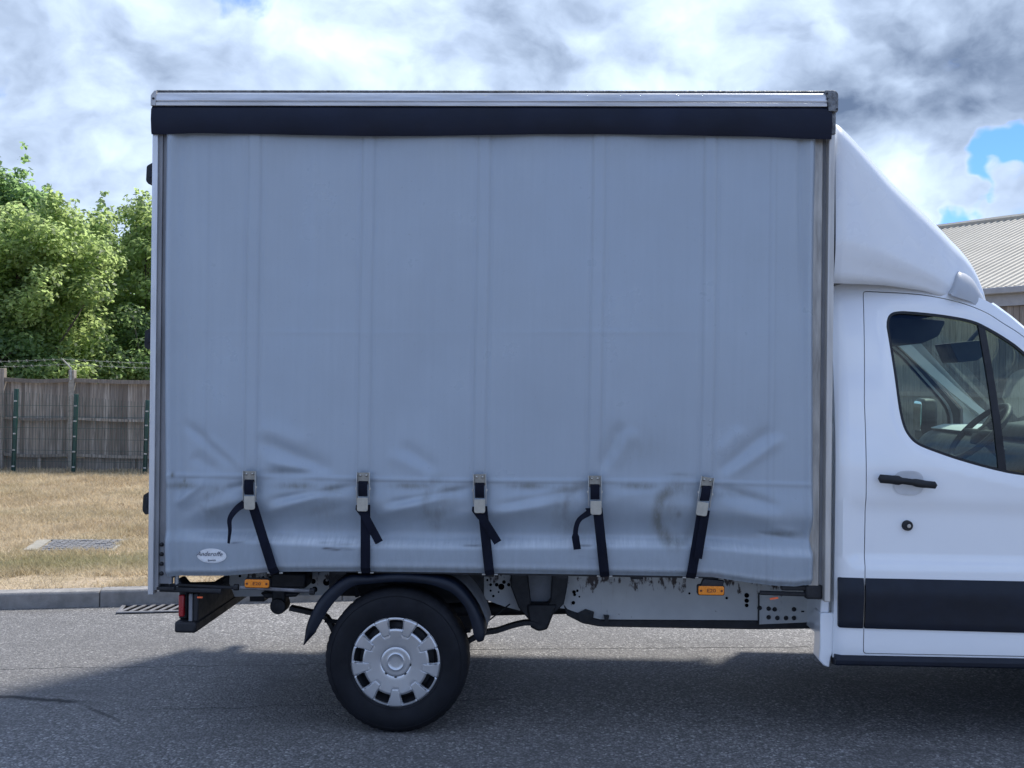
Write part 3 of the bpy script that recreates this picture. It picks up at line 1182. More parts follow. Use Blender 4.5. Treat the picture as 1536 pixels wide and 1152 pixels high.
G = GZ
make_tree('maple_tree', 'tall mid green tree with thin leading shoots at the far left', (-13.3, 18.2, G), 7.6,
          [(0, 0, 4.0, 2.4, 2.2, 2.3), (.7, -.3, 5.0, 1.7, 1.6, 1.3), (2.2, -.2, 4.4, 1.2, 1.3, 1.3), (-1.8, .2, 4.8, 1.8, 1.8, 1.7), (1.7, 0, 3.9, 1.5, 1.6, 1.3), (.3, 0, 2.2, 2.4, 1.8, 1.6)], 430, 60000, leaf_mid, .098,
          lean=(.3, 0), spires=((1.75, 0, 5.2, 1.5), (.7, .1, 5.8, .9), (1.2, .0, 5.6, .8), (2.3, 0, 5.0, .8)), seed=3)
make_tree('broadleaf_tree', 'bright yellow green leafy tree nearest the fence', (-10.7, 16.4, G), 5.9,
          [(0, 0, 3.3, 1.9, 1.5, 1.75), (.7, 0, 3.9, 1.2, 1.2, 1.2), (-1.0, 0, 3.2, 1.3, 1.2, 1.5), (.3, 0, 1.6, 2.0, 1.4, 1.1)], 330, 46000, leaf_yellow, .088,
          spires=((.7, 0, 4.9, .5), (-.3, 0, 4.7, .4)), seed=5)
make_tree('ash_tree', 'slim pale green tree with airy top beside the truck', (-9.3, 19.6, G), 7.4,
          [(0, 0, 4.0, 1.7, 1.5, 1.8), (-1.3, 0, 4.4, 1.1, 1.1, .9), (.9, 0, 4.2, 1.5, 1.4, 1.9), (-2.4, -.4, 4.0, 1.1, 1.1, 1.1), (-.6, 0, 2.2, 2.2, 1.6, 1.4)], 350, 47000, leaf_yellow, .092,
          spires=((-1.7, 0, 4.8, .9), (-1.0, 0, 4.9, 1.0), (-.2, .1, 5.3, .7), (.5, 0, 5.2, .6)), seed=8)
make_tree('hazel_tree', 'dark green bushy tree low behind the fence boards', (-12.9, 15.8, G), 3.6,
          [(0, 0, 2.0, 2.3, 1.2, 1.2), (-1.6, 0, 1.9, 1.6, 1.1, 1.2), (1.8, 0, 1.8, 1.6, 1.0, 1.1)], 220, 26000, leaf_dark, .085, seed=12)
make_tree('hawthorn_tree', 'dark leafy thicket tree filling the shade under the ash', (-8.4, 17.6, G), 3.4,
          [(0, 0, 1.8, 2.2, 1.2, 1.3), (-1.6, 0, 1.7, 1.6, 1.0, 1.1), (1.8, 0, 1.9, 1.6, 1.0, 1.2)], 200, 22000, leaf_dark, .085, seed=15)
make_tree('lime_tree', 'full dark green tree further back between its neighbours', (-11.9, 22.5, G), 7.0,
          [(0, 0, 3.4, 2.6, 2.0, 2.3), (1.4, 0, 4.2, 1.5, 1.5, 1.3), (-1.5, 0, 4.2, 1.5, 1.5, 1.4)], 230, 24000, leaf_mid, .12, seed=19)

# ------------------------------------------------------------------ shed at the right
e1 = Vector((*atz(1472, 432, 3.9), 3.9))
EAVE_D = Vector((-.576, .817, 0)).normalized()      # runs away to the left
UPS = Vector((.817, .576, 0)).normalized()          # horizontal run of the roof slope
shed = thing('shed', 'long timber clad shed with a cream corrugated roof behind the cab', 'building', (e1.x, e1.y, G))
PITCH = math.tan(R(20))
RUN = 7.0


def sh(s, r, z=0.0):
    """s along the eave (away positive), r up the roof run, z above the eave"""
    return e1 + EAVE_D * s + UPS * r + Vector((0, 0, z))


S0, S1 = -9.0, 20.0
PERIOD = .20
ns = int((S1 - S0) / PERIOD)
prof_r = []
for i in range(ns):
    s = S0 + i * PERIOD
    prof_r += [(s, 0), (s + .100, 0), (s + .125, .035), (s + .175, .035)]
V, Fc = [], []
NR = 8
for (s, h) in prof_r:
    for j in range(NR + 1):
        r = -.12 + (RUN + .12) * j / NR
        V.append(sh(s, r, r * PITCH + h))
for i in range(len(prof_r) - 1):
    for j in range(NR):
        a = i * (NR + 1) + j
        Fc.append((a, a + 1, a + NR + 2, a + NR + 1))
MB().add(V, Fc).build('roof', roof_cream, shed)
V, Fc = [], []
for (s, h) in ((S0, 0), (S1, 0)):
    for r, z in ((RUN, RUN * PITCH + .01), (2 * RUN, .01)):
        V.append(sh(s, r, z))
MB().add(V, [(0, 2, 3, 1)]).build('rear_roof', roof_cream, shed)
MB().tube([sh(S0, RUN, RUN * PITCH + .04), sh(S1, RUN, RUN * PITCH + .04)], .10, 6).build('ridge_cap', roof_cream, shed)


def along(s0, s1, r0, r1, z0, z1):
    c = [sh(s, r, z) for s in (s0, s1) for r in (r0, r1) for z in (z0, z1)]
    return c, [(0, 1, 3, 2), (4, 6, 7, 5), (0, 4, 5, 1), (2, 3, 7, 6), (0, 2, 6, 4), (1, 5, 7, 3)]


MB().add(*along(S0, S1, -.22, -.08, -.17, -.03)).build('gutter', gutter_grey, shed, bevel=.02)
MB().add(*along(S0, S1, -.06, .0, -.42, -.05)).build('fascia', gutter_grey, shed)
MB().add(*along(S0 + .1, S1, .06, .12, -e1.z + G, -.40)).build('wall', deck_grey, shed)
brd = .15
MB_b = None
s = S0 + .1
zlen = e1.z - G - .44
proto = None
eang = math.atan2(EAVE_D.y, EAVE_D.x)
k = 0
while s < S1 - .1:
    p = sh(s, .03)
    loc = (p.x, p.y, G + .02 + random.uniform(-.01, .01))
    rot = (0, 0, eang + random.uniform(-.03, .03))
    if proto is None:
        proto = MB().box(-.071, .071, -.012, .012, 0, zlen).build('board', shed_wood, shed)
        proto.location, proto.rotation_euler = loc, rot
        WORLD_LOC[proto.name] = loc
    else:
        copy_part(proto, loc, shed, rot)
    s += brd
    k += 1
for zc in (1.55, .35):
    MB().add(*along(S0 + .1, S1, -.05, .01, zc - e1.z, zc - e1.z + .11)).build('rail', shed_wood, shed)

# ================================================================== TRUCK
truck = thing('box_truck', 'white cab truck with a grey curtain sided box and black straps', 'truck', (0, 1.05, 0))
X0, X1, ZT = -1.982, 1.339, 3.166       # box ends and roof line
ZD = .80                                # deck level

# ---- curtain
STX = [-1.475, -.912, -.341, .220, .764]
SBX = [-1.347, -.897, -.287, .274, .690]
Z_SEAM = 1.257
CX0, CX1 = -1.915, 1.280


def seg_ridge(x, z, x0, z0, x1, z1, wd, amp, p=1.0):
    """a crease between two points: gaussian across, faded at both ends"""
    dx, dz = x1 - x0, z1 - z0
    L = math.hypot(dx, dz)
    t = ((x - x0) * dx + (z - z0) * dz) / L / L
    d = ((x - x0) * dz - (z - z0) * dx) / L
    f = np.clip(np.minimum(t / .25, (1 - t) / .35), 0, 1)
    f = f * f * (3 - 2 * f)
    return amp * f * np.exp(-(d / wd) ** 2)


CREASES = []
for px0, py0, px1, py1, wd, amp in (
        # outward ridges (negative y) and valleys (positive y), measured on the photograph
        (258, 760, 316, 716, .016, -.011), (262, 775, 340, 735, .02, .007),
        (268, 628, 372, 716, .014, .008), (300, 650, 375, 716, .016, -.007), (285, 680, 330, 712, .018, .006),
        (375, 655, 512, 712, .022, .010), (392, 690, 505, 716, .014, -.009), (380, 640, 470, 675, .03, -.005),
        (395, 712, 500, 706, .012, .008),
        (595, 665, 665, 712, .02, .005), (575, 680, 650, 712, .02, -.004),
        (935, 630, 898, 714, .018, .009), (955, 640, 915, 708, .02, -.005),
        (1162, 638, 1072, 716, .018, .011), (1182, 652, 1085, 720, .016, -.009), (1120, 640, 1068, 690, .02, -.004),
        # below the seam
        (385, 775, 515, 727, .020, -.016), (395, 752, 545, 728, .012, .014), (400, 790, 545, 752, .022, .007),
        (335, 735, 376, 727, .012, .012), (300, 770, 372, 742, .02, -.008),
        (555, 778, 700, 730, .022, -.016), (570, 758, 722, 730, .012, .014), (590, 792, 722, 757, .022, .007),
        (728, 775, 880, 735, .026, -.014), (735, 762, 896, 732, .015, .014),
        (900, 745, 1050, 728, .03, -.010), (1070, 730, 1180, 765, .018, .012), (1070, 750, 1200, 800, .03, -.006),
        (1130, 799, 1202, 812, .007, .008), (1150, 792, 1205, 800, .012, -.005),
        (300, 757, 306, 775, .006, .004), (860, 735, 866, 770, .007, .005)):
    a, b = at(px0, py0, 0), at(px1, py1, 0)
    CREASES.append((a[0], a[1], b[0], b[1], wd, amp))


def bot_z(x):
    return np.interp(x, [-1.92, -1.6, -1.35, -.9, 0, .69, .8, .98, 1.1, 1.20, 1.27],
                     [.757, .764, .788, .797, .799, .799, .797, .772, .760, .757, .770])


def curtain_y(x, z):
    x, z = np.asarray(x, float), np.asarray(z, float)
    y = np.full(np.broadcast(x, z).shape, .012)
    # slack recess between the seam and the side rave, then the ledge
    nearest = np.min(np.abs(x[..., None] - np.array(STX)), axis=-1)
    amp = .052 * ss(-1.90, -1.62, x) * (1 - .45 * ss(.85, 1.22, x)) * (1 + .14 * np.cos(nearest / .28 * math.pi))
    led = .955 + .012 * np.sin(x * 2.3) - .03 * ss(.7, 1.2, x)
    y += amp * (1 - ss(.985, 1.14 + .03 * np.sin(x * 4.1), z)) * ss(led - .026, led + .024, z)
    mid_ = np.clip(nearest / .28, 0, 1)
    y -= (.006 + .020 * mid_ ** 1.3) * ss(-1.92, -1.6, x) * (1 - .5 * ss(.9, 1.2, x)) * ss(1.262, 1.15 - .03 * mid_, z) * ss(.99, 1.12, z)
    y -= .014 * ss(.99, .93, z) * (1 - .5 * ss(.93, .76, z))
    # gentle belly of the whole sheet and long soft waves
    y += .010 * np.sin((x + 1.9) * 1.9) * np.sin(np.clip((z - 1.25) / 1.7, 0, 1) * math.pi)
    y += .0042 * np.sin(x * 7.3 + .8 * np.sin(z * 2.1)) * np.sin(np.clip((z - 1.2) / 1.75, 0, 1) * math.pi)
    y += .0018 * np.sin(x * 17 + 1.5 * np.sin(z * 1.3 + 1)) * ss(1.3, 1.7, z)
    # welded vertical pockets in line with the straps, and a few finer welds
    for sx in STX:
        d = np.abs(x - sx + .006 * np.sin(z * 1.7 + sx))
        k = ss(Z_SEAM - .01, Z_SEAM + .06, z)
        y -= .0040 * (1 - ss(.0255, .0290, d)) * k
        y += .0035 * np.exp(-((d - .036) / .008) ** 2) * k
    for sx, a in ((-1.705, .0012), (1.075, .0030), (-1.18, .0007), (-.62, .0006)):
        d = np.abs(x - sx)
        y -= a * np.exp(-(d / .014) ** 2)
    # an old fold line across the sheet, and light dents
    y += -.0010 * np.exp(-((z - 1.985 - .01 * np.sin(x * 1.3)) / .012) ** 2) * (.4 + .6 * np.sin(x * 2.3 + 1) ** 2)
    for qx, qz, ra, aa in ((-1.2, 2.45, .30, .006), (-.1, 2.1, .36, -.006), (.55, 2.55, .26, .006), (-.65, 1.75, .32, .005), (1.05, 1.8, .22, -.006), (-1.65, 1.9, .22, .005)):
        y += aa * np.exp(-((x - qx) ** 2 + (z - qz) ** 2 * .6) / ra ** 2)
    # horizontal welds
    y -= .0035 * np.exp(-((z - Z_SEAM - .004 * np.sin(x * 3)) / .008) ** 2)
    y -= .0015 * np.exp(-((z - .836) / .006) ** 2) * ss(1.25, .2, np.abs(x + .3))
    # rolled-over tension edges on the poles
    y -= .018 * np.exp(-((x - (CX0 + .030)) / .022) ** 2)
    y += .012 * np.exp(-((x - (CX0 + .080)) / .030) ** 2)
    y -= .012 * np.exp(-((x - (CX1 - .022)) / .016) ** 2)
    y += .012 * np.exp(-((x - (CX1 - .062 + .010 * np.sin(z * 4))) / .018) ** 2) * ss(1.6, 2.5, z)
    y += .022 * ss(CX1 - .012, CX1 + .004, x) + .03 * ss(CX0 + .014, CX0 - .004, x)
    for c in CREASES:
        y = y + seg_ridge(x, z, *c[:4], c[4] * (1.75 if c[1] + c[3] > 2 * Z_SEAM - .03 else 1.4), c[5] * 1.25)
    # the straps pinch the cloth
    for sx in STX:
        y += .012 * np.exp(-(((x - sx) / .05) ** 2 + ((z - 1.20) / .09) ** 2))
    # top gathers under the pelmet
    y += .006 * np.sin(x * 11 + 2 * np.sin(x * 3)) * ss(2.75, 2.96, z)
    return y


def Zb_mid(x):
    return bot_z(x) + .030


def build_curtain():
    NX, NZ = 420, 260
    xs = np.linspace(CX0, CX1, NX)
    ts = np.linspace(0, 1, NZ)
    X, T = np.meshgrid(xs, ts)
    zb = bot_z(X)
    zt = 2.985
    Z = zb + (zt - zb) * T
    # rounded lower right and side corners, slight in-curve of the edges
    Y = curtain_y(X, Z)
    Y += .02 * ss(.03, 0, Z - zb)
    Xw = X + .010 * np.sin(Z * 1.5 + 1) * ss(-1.8, CX0, X) + .006 * np.sin(Z * 2.1) * ss(1.15, CX1, X)
    V = np.stack([Xw.ravel(), Y.ravel(), Z.ravel()], 1)
    i = np.arange(NX * NZ).reshape(NZ, NX)
    Fq = np.stack([i[:-1, :-1].ravel(), i[:-1, 1:].ravel(), i[1:, 1:].ravel(), i[1:, :-1].ravel()], 1)
    g = np.zeros_like(X)

    def blot(px, py, rx, ry, a):
        x_, z_ = at(px, py, 0)
        np.maximum(g, a * np.exp(-(((X - x_) / (rx / 306)) ** 2 + ((Z - z_) / (ry / 306)) ** 2)), out=g)

    def ring(px, py, r, wd, a, sq=1.0, gap=None):
        x_, z_ = at(px, py, 0)
        d = np.hypot((X - x_) * 1.15, (Z - z_) * sq)
        k = a * np.exp(-((d - r / 306) / (wd / 306)) ** 2)
        k *= .35 + .65 * ss(.5, -.4, (X - x_) / (r / 306))
        np.maximum(g, k, out=g)

    ring(1018, 772, 36, 10, .60, .85)
    blot(1018, 772, 5, 6, .45)
    ring(872, 765, 28, 8, .34, .8)
    blot(848, 758, 3, 12, .5)
    blot(850, 790, 22, 14, .28)
    ring(660, 755, 24, 8, .30, .7)
    blot(655, 772, 16, 18, .32)
    blot(478, 772, 14, 18, .22)
    blot(330, 755, 20, 8, .2)
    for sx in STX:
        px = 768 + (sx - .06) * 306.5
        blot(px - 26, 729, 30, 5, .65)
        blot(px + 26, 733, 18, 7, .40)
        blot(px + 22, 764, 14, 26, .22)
    blot(955, 672, 46, 26, .20)
    blot(415, 707, 30, 6, .22)
    blot(1175, 802, 26, 4, .45)
    blot(1020, 712, 18, 3, .35)
    blot(1095, 742, 40, 6, .25)
    blot(258, 713, 2, 4, .9)
    blot(275, 722, 2, 4, .8)
    blot(310, 750, 3, 20, .35)
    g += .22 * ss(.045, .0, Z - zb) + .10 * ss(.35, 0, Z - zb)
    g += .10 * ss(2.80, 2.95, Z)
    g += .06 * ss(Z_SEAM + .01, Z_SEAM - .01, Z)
    s_ = np.zeros_like(X)

    def dash(px0, py0, px1, py1, wd, a):
        (xa, za), (xb, zb_) = at(px0, py0, 0), at(px1, py1, 0)
        np.maximum(s_, seg_ridge(X, Z, xa, za, xb, zb_, wd, a), out=s_)


    dash(480, 822, 516, 825, .005, .95)
    dash(505, 823, 535, 824, .004, .6)
    dash(345, 815, 372, 814, .004, .7)
    dash(470, 815, 540, 817, .004, .45)
    dash(690, 818, 726, 819, .004, .7)
    dash(866, 818, 892, 820, .004, .6)
    dash(862, 835, 905, 837, .003, .3)
    dash(1030, 822, 1070, 823, .003, .35)
    for sx in STX:
        for e_ in (-.0295, .0295):
            s_ = np.maximum(s_, .08 * np.exp(-((X - sx - e_ + .006 * np.sin(Z * 1.7 + sx)) / .005) ** 2) * ss(Z_SEAM, Z_SEAM + .05, Z))
    for sx in (-1.705, 1.06, 1.09):
        s_ = np.maximum(s_, .07 * np.exp(-((X - sx) / .005) ** 2))
    g = g * 1.2
    dash(262, 717, 372, 718, .0035, .28)
    dash(392, 720, 1215, 728, .0030, .22)
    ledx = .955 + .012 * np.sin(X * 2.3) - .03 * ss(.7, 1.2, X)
    ledge_sheen_hem = np.exp(-((Z - ledx + .004) / .020) ** 2) * ss(-1.88, -1.5, X) * (1 - .6 * ss(.8, 1.2, X)) * (.75 + .25 * np.sin(X * 5.1 + 1))  # pale band painting the sky's highlight onto the ledge
    ledge_sheen_hem = np.maximum(ledge_sheen_hem, .35 * np.exp(-((Z - Zb_mid(X)) / .014) ** 2))  # plus a fainter pale line just above the hem
    o = big_mesh('curtain', V, Fq, curtain_pvc, truck, smooth=True, attrs={'grime': np.clip(g, 0, 1).ravel(), 'scuff': s_.ravel(), 'ledge_sheen_hem': np.clip(ledge_sheen_hem, 0, 1).ravel()})
    return o


curtain = build_curtain()


def cy(x, z):
    return float(curtain_y(np.array([x]), np.array([z]))[0])


# maker's oval on the curtain
sx_, sz_ = at(318, 833.5, 0)
srx, srz = .073, .0365
ov = MB()
ring_n = 40
vs_ = [(sx_, cy(sx_, sz_) - .004, sz_)] + [(sx_ + srx * math.cos(a), cy(sx_ + srx * math.cos(a), sz_ + srz * math.sin(a)) - .004, sz_ + srz * math.sin(a)) for a in [2 * math.pi * k / ring_n for k in range(ring_n)]]
ov.add(vs_, [(0, 1 + (k + 1) % ring_n, 1 + k) for k in range(ring_n)])
st = ov.build('sticker', sticker_white, curtain, smooth=True)


def on_sticker(ox, oz):
    def f(a, b, c):
        x, z = sx_ + ox + a, sz_ + oz + b
        return Vector((x, cy(x, z) - .0055 - c, z))
    return f


text_mesh('sticker_lettering', 'Anderoffe', .0315, sticker_ink, on_sticker(-.012, .009), curtain, shear=.35)
text_mesh('sticker_lettering', 'Ipswich', .0135, sticker_ink, on_sticker(0, -.022), curtain, shear=.1)
rim_pts = [(sx_ + (srx - .006) * math.cos(a), cy(sx_, sz_) - .0052, sz_ + (srz - .005) * math.sin(a)) for a in [2 * math.pi * k / 40 for k in range(41)]]
MB().tube(rim_pts, .0007, 3, False).build('sticker_border', grey_trim, curtain)

# ---- straps: webbing, over-centre buckle, loose tail
tails = [[(355, 764), (346, 778), (346, 795), (343, 815)], None, None, [(884, 768), (868, 780), (863, 800), (866, 824)], None]
flap = {1: (573, 814), 2: (751, 814)}
for k in range(5):
    xt, xb = STX[k], SBX[k]
    zt, zb = 1.272, bot_z(SBX[k]) - .004
    # top of the strap follows the buckle, the lower run the slanted pull
    za = 1.13
    tilt = {0: .02, 1: 0, 2: .02, 3: .02, 4: -.16}[k]
    xa = xt + tilt * (zt - za)
    yo = -.020
    pts = []
    for s in range(13):
        t = s / 12
        z = za + (zb - za) * t
        x = xa + .012 * (0 if k == 4 else 1) + (xb - xa - .012 * (0 if k == 4 else 1)) * t
        pts.append((x, min(-.022, cy(x, z) - .012) + (.02 if s == 12 else 0), z))
    side = Vector((1, 0, (xb - xa) / (za - zb) * -1)).normalized()
    side = Vector((1, 0, (xb - xa) / (za - zb)))
    strap = MB().ribbon(pts, .047, .0035, side).build('strap', webbing, truck, smooth=30)
    # metal frame of the buckle in its own tilted frame
    BMx = Matrix.Translation((xt, -.016, zt)) @ Matrix.Rotation(-tilt * .9, 4, 'Y')
    MB().box(-.028, .028, -.003, .003, -.040, .016, BMx).build('buckle_plate', steel_plate, strap, bevel=.002)
    fb = MB()
    for s in (-1, 1):
        fb.box(s * .0305 - .0018, s * .0305 + .0018, -.016, .004, -.130, .018, BMx)
    fb.build('buckle_frame', steel, strap, bevel=.0015)
    for s in (-1, 1):
        q = BMx @ Vector((s * .015, -.005, .002))
        MB().lathe_y(q.x, q.z, [(.0001, q.y - .006), (.004, q.y - .005), (.0065, q.y), (.0065, q.y + .004)], 12).build('rivet', steel, strap, smooth=True)
    for s in (-1, 1):
        q = BMx @ Vector((s * .034, -.010, -.062))
        MB().box(q.x - .004, q.x + .004, q.y - .006, q.y + .006, q.z - .005, q.z + .005).build('pin', steel, strap)
    lp = [BMx @ Vector((0, y, z)) for y, z in ((-.004, -.028), (-.016, -.034), (-.021, -.055), (-.020, -.080), (-.012, -.098))]
    MB().ribbon(lp, .045, .006, Vector((1, 0, 0))).build('webbing_loop', webbing, strap, smooth=40)
    poly = fillet([(-.027, -.105), (.027, -.105), (.027, -.172), (-.027, -.172)], [.004, .004, .012, .012], 4)
    lv = MB().prism(poly, -.028, -.020)
    lv.v = [tuple(BMx @ Vector((x + (.004 if k in (0, 3) else -.006 if k == 4 else 0), y, z))) for x, y, z in lv.v]
    lv.build('buckle_lever', lever_plate, strap, bevel=.0025)
    if tails[k]:
        tp = [at(px, py, -.03) for px, py in tails[k]]
        tp = smooth_line([(xt - .022, za + .0)] + tp, 5)
        n_ = len(tp)
        if k == 0:
            wds = [.042 - .030 * (i / n_) for i in range(n_)]
        else:
            wds = [.046 - .022 * min(1, i / (n_ * .4)) + (.012 if i > n_ * .72 else 0) for i in range(n_)]
        pts = [(p[0], -.026 - .02 * math.sin(i / n_ * 3.0), p[1]) for i, p in enumerate(tp)]
        sides = []
        for i in range(n_):
            a, b = Vector(pts[max(0, i - 1)]), Vector(pts[min(n_ - 1, i + 1)])
            t = (b - a).normalized()
            sides.append(Vector((t.z, .45 if k == 0 else .2, -t.x)) * -1)
        MB().ribbon(pts, wds, .003, sides).build('strap_tail', webbing, strap, smooth=40)
    elif k in flap:
        fx, fz = at(*flap[k], -.03)
        a = Vector((xt - .008, -.026, za - .015))
        b = Vector((fx - .014, -.034, fz))
        pts = [a.lerp(b, i / 5) + Vector((0, -.006 * math.sin(i), 0)) for i in range(6)]
        t = (b - a).normalized()
        MB().ribbon(pts, .040, .003, Vector((-t.z, 0, t.x))).build('strap_tail', webbing, strap, smooth=40)
        fold_ = [(xt - .036, -.026, za - .018), (xt - .008, -.030, za - .052)]
        MB().prism([(xt - .034, za), (xt + .026, za), (xt + .024, za - .04), (xt - .005, za - .062), (xt - .036, za - .022)], -.029, -.024).build('strap_fold', webbing, strap)
    else:
        pts = [(xa + .016 - .135 * t * 1.0 * .62 * .24 - .075 * t * .5, -.031, za - .03 - .20 * t) for t in (0, .25, .5, .75, 1)]
        d = (xb - xa) / (za - zb)
        pts = [(xa + .012 + d * .235 * t + .004, -.032, za - .235 * t) for t in (0, .25, .5, .75, 1)]
        MB().ribbon(pts, .040, .003, Vector((1, 0, d))).build('strap_tail', webbing, strap)
    # hook at the rave
    for s in (-1, 1):
        q = (xb + s * .030, -.006, zb + .002)
        MB().tube([(q[0] - .008, q[1], q[2]), (q[0] + .008, q[1], q[2])], .004, 6).build('strap_hook', steel, strap)

# ---- roof rail, pelmet, posts
rail_prof = [(.010, ZT - .081), (-.024, ZT - .081), (-.026, ZT - .066), (-.020, ZT - .062), (-.026, ZT - .057), (-.027, ZT - .030), (-.020, ZT - .018), (-.004, ZT - .010), (.02, ZT - .008), (.02, ZT - .081)]
MB().prism_x(rail_prof, X0 + .003, X1 - .018).build('roof_rail', alu, truck, bevel=.0015)
MB().prism_x([(-.006, ZT - .010), (-.010, ZT - .004), (-.006, ZT), (.05, ZT + .002), (.05, ZT - .010)], X0 + .018, X1 - .005).build('roof_drip_edge', casting, truck)
npt = 90
pv, pf = [], []
for i in range(npt + 1):
    x = X0 + .001 + (1.343 - X0) * i / npt
    wob = .002 * math.sin(i * .7) + .002 * math.sin(i * .23)
    zb_ = 2.944 + .006 * math.sin(x * 3.1 + 1) - .010 * ss(1.0, 1.3, x) - .006 * ss(-1.75, -1.95, x)
    for (y, z) in ((-.012, ZT - .0815), (-.030 + wob, ZT - .10), (-.034 + wob, ZT - .15), (-.026 + wob, zb_ + .012), (-.020 + wob, zb_), (-.008, zb_ + .004), (.0, ZT - .083)):
        pv.append((x, y, z))
for i in range(npt):
    for j in range(6):
        a = i * 7 + j
        pf.append((a, a + 1, a + 8, a + 7))
pf += [(0, 1, 2, 3, 4, 5, 6), tuple(npt * 7 + j for j in range(7))]
MB().add(pv, pf).build('pelmet', pelmet_vinyl, truck, smooth=50)
# corner castings
cc = fillet([(X1 - .032, ZT - .004), (X1 + .033, ZT - .004), (X1 + .033, ZT - .105), (X1 - .012, ZT - .105), (X1 - .014, ZT - .075)], [.004, .05, .004, .004, .004], 6)
MB().prism(cc, -.032, .10).build('corner_casting', casting, truck, bevel=.004)
cc = fillet([(X0 - .002, ZT - .082), (X0 - .002, ZT - .030), (X0 + .016, ZT - .008), (X0 + .026, ZT - .008), (X0 + .022, ZT - .082)], [.002, .01, .004, .002, .002], 4)
c2 = MB().prism(cc, -.0295, .08).build('corner_casting', alu_dull, truck, bevel=.002)
MB().lathe_y(X0 + .012, ZT - .048, [(.0001, -.033), (.006, -.032), (.006, -.028)], 10).build('rivet', black_steel, c2)
for (qx, qz) in ((X1 - .022, ZT - .02), (X1 - .020, ZT - .045), (X1 + .026, ZT - .095)):
    MB().lathe_y(qx, qz, [(.0001, -.036), (.005, -.035), (.005, -.031)], 10).build('rivet', black_steel, bpy.data.objects['corner_casting'])
# rear corner post: silver outer edge, dark channel
ZB = .668
MB().box(X0, X0 + .028, -.006, .05, ZB, 2.950).build('rear_post', alu_post, truck, bevel=.003)
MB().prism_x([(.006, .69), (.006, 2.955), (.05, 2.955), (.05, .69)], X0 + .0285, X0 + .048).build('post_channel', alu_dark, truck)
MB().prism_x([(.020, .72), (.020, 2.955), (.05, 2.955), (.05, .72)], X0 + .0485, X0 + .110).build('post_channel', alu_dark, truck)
for i in range(4):
    zz = .80 + i * .048
    MB().lathe_y(X0 + .060, zz - .03, [(.0001, .008), (.009, .010), (.011, .02)], 10).build('post_bolt', black_steel, truck, smooth=True)
# front corner post: brown-grey face, groove, bright edge
MB().box(1.268, 1.318, .034, .07, .716, 2.945).build('front_post', alu_brown, truck, bevel=.003)
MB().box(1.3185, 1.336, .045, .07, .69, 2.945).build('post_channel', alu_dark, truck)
MB().box(1.3365, 1.366, -.006, .05, .690, 2.955).build('front_post', alu_front, truck, bevel=.004)
MB().box(1.344, 1.367, -.010, .03, 2.956, 3.058).build('post_cover', casting, truck, bevel=.003)
# curtain poles showing below the hem
for px in (253, 263):
    X = at(px, 872, .03)[0]
    MB().tube([(X, .050, .70), (X, .050, 2.90)], .012, 10).build('curtain_pole', alu_dull, truck, smooth=40)
MB().box(X0 + .04, X0 + .13, .004, .06, .690, .706).build('pole_bracket', black_steel, truck, bevel=.003)

# ---- box shell
MB().box(X0 + .01, X1 + .005, .07, TRUCK_W - .07, ZT - .03, ZT + .004).build('box_roof', grey_trim, truck)
MB().box(X1 - .03, X1 + .026, .072, TRUCK_W - .052, .80, ZT - .035).build('bulkhead', white_paint, truck)
rd = MB().box(X0 + .002, X0 + .026, .055, TRUCK_W - .055, .70, ZT - .09).build('rear_door', alu_dull, truck)
MB().box(X0 + .05, X1 - .031, .055, TRUCK_W - .055, ZD + .06, ZD + .10).build('load_floor', deck_grey, truck)
MB().box(X0 + .05, X1 - .031, .035, .075, ZD - .012, ZD + .085).build('side_rave', black_steel, truck)
MB().box(X0 + .05, X1 - .031, TRUCK_W - .075, TRUCK_W - .035, ZD - .012, ZD + .085).build('side_rave', black_steel, truck)
for i in range(9):
    x = X0 + .2 + i * .37
    MB().box(x - .03, x + .03, .08, TRUCK_W - .08, ZD - .03, ZD + .055).build('floor_bearer', black_steel, truck)
MB().box(X0 + .05, X1 - .031, TRUCK_W - .033, TRUCK_W - .02, .77, 3.08).build('far_curtain', pmat('far_pvc', (.37, .39, .42), .45), truck)
for x in (X0, X1 - .06):
    MB().box(x, x + .06, TRUCK_W - .05, TRUCK_W, .68, ZT - .01).build('far_post', alu_dull, truck, bevel=.003)
MB().prism_x([(TRUCK_W - .02, ZT - .08), (TRUCK_W + .02, ZT - .08), (TRUCK_W + .02, ZT - .02), (TRUCK_W - .02, ZT - .008)], X0, X1).build('far_roof_rail', alu, truck)
# rear door hinges standing out behind
for px, py, hh in ((222, 261, 36), (220, 507, 36), (216, 752, 38)):
    zc = at(px, py, .10)[1]
    h2 = hh / 2 / 300
    poly = fillet([(X0 - .002, zc + h2), (X0 - .032, zc + h2 * .75), (X0 - .052, zc + h2 * .55), (X0 - .055, zc - h2 * .7), (X0 - .040, zc - h2), (X0 - .002, zc - h2 * .85)], .008, 3)
    hg = MB().prism(poly, .06, .13).build('door_hinge', black_rubber, truck, bevel=.004)
    MB().box(X0 - .036, X0 - .004, .054, .062, zc - h2 * .45, zc + h2 * .4).build('hinge_plate', navy_plastic, hg, bevel=.004)

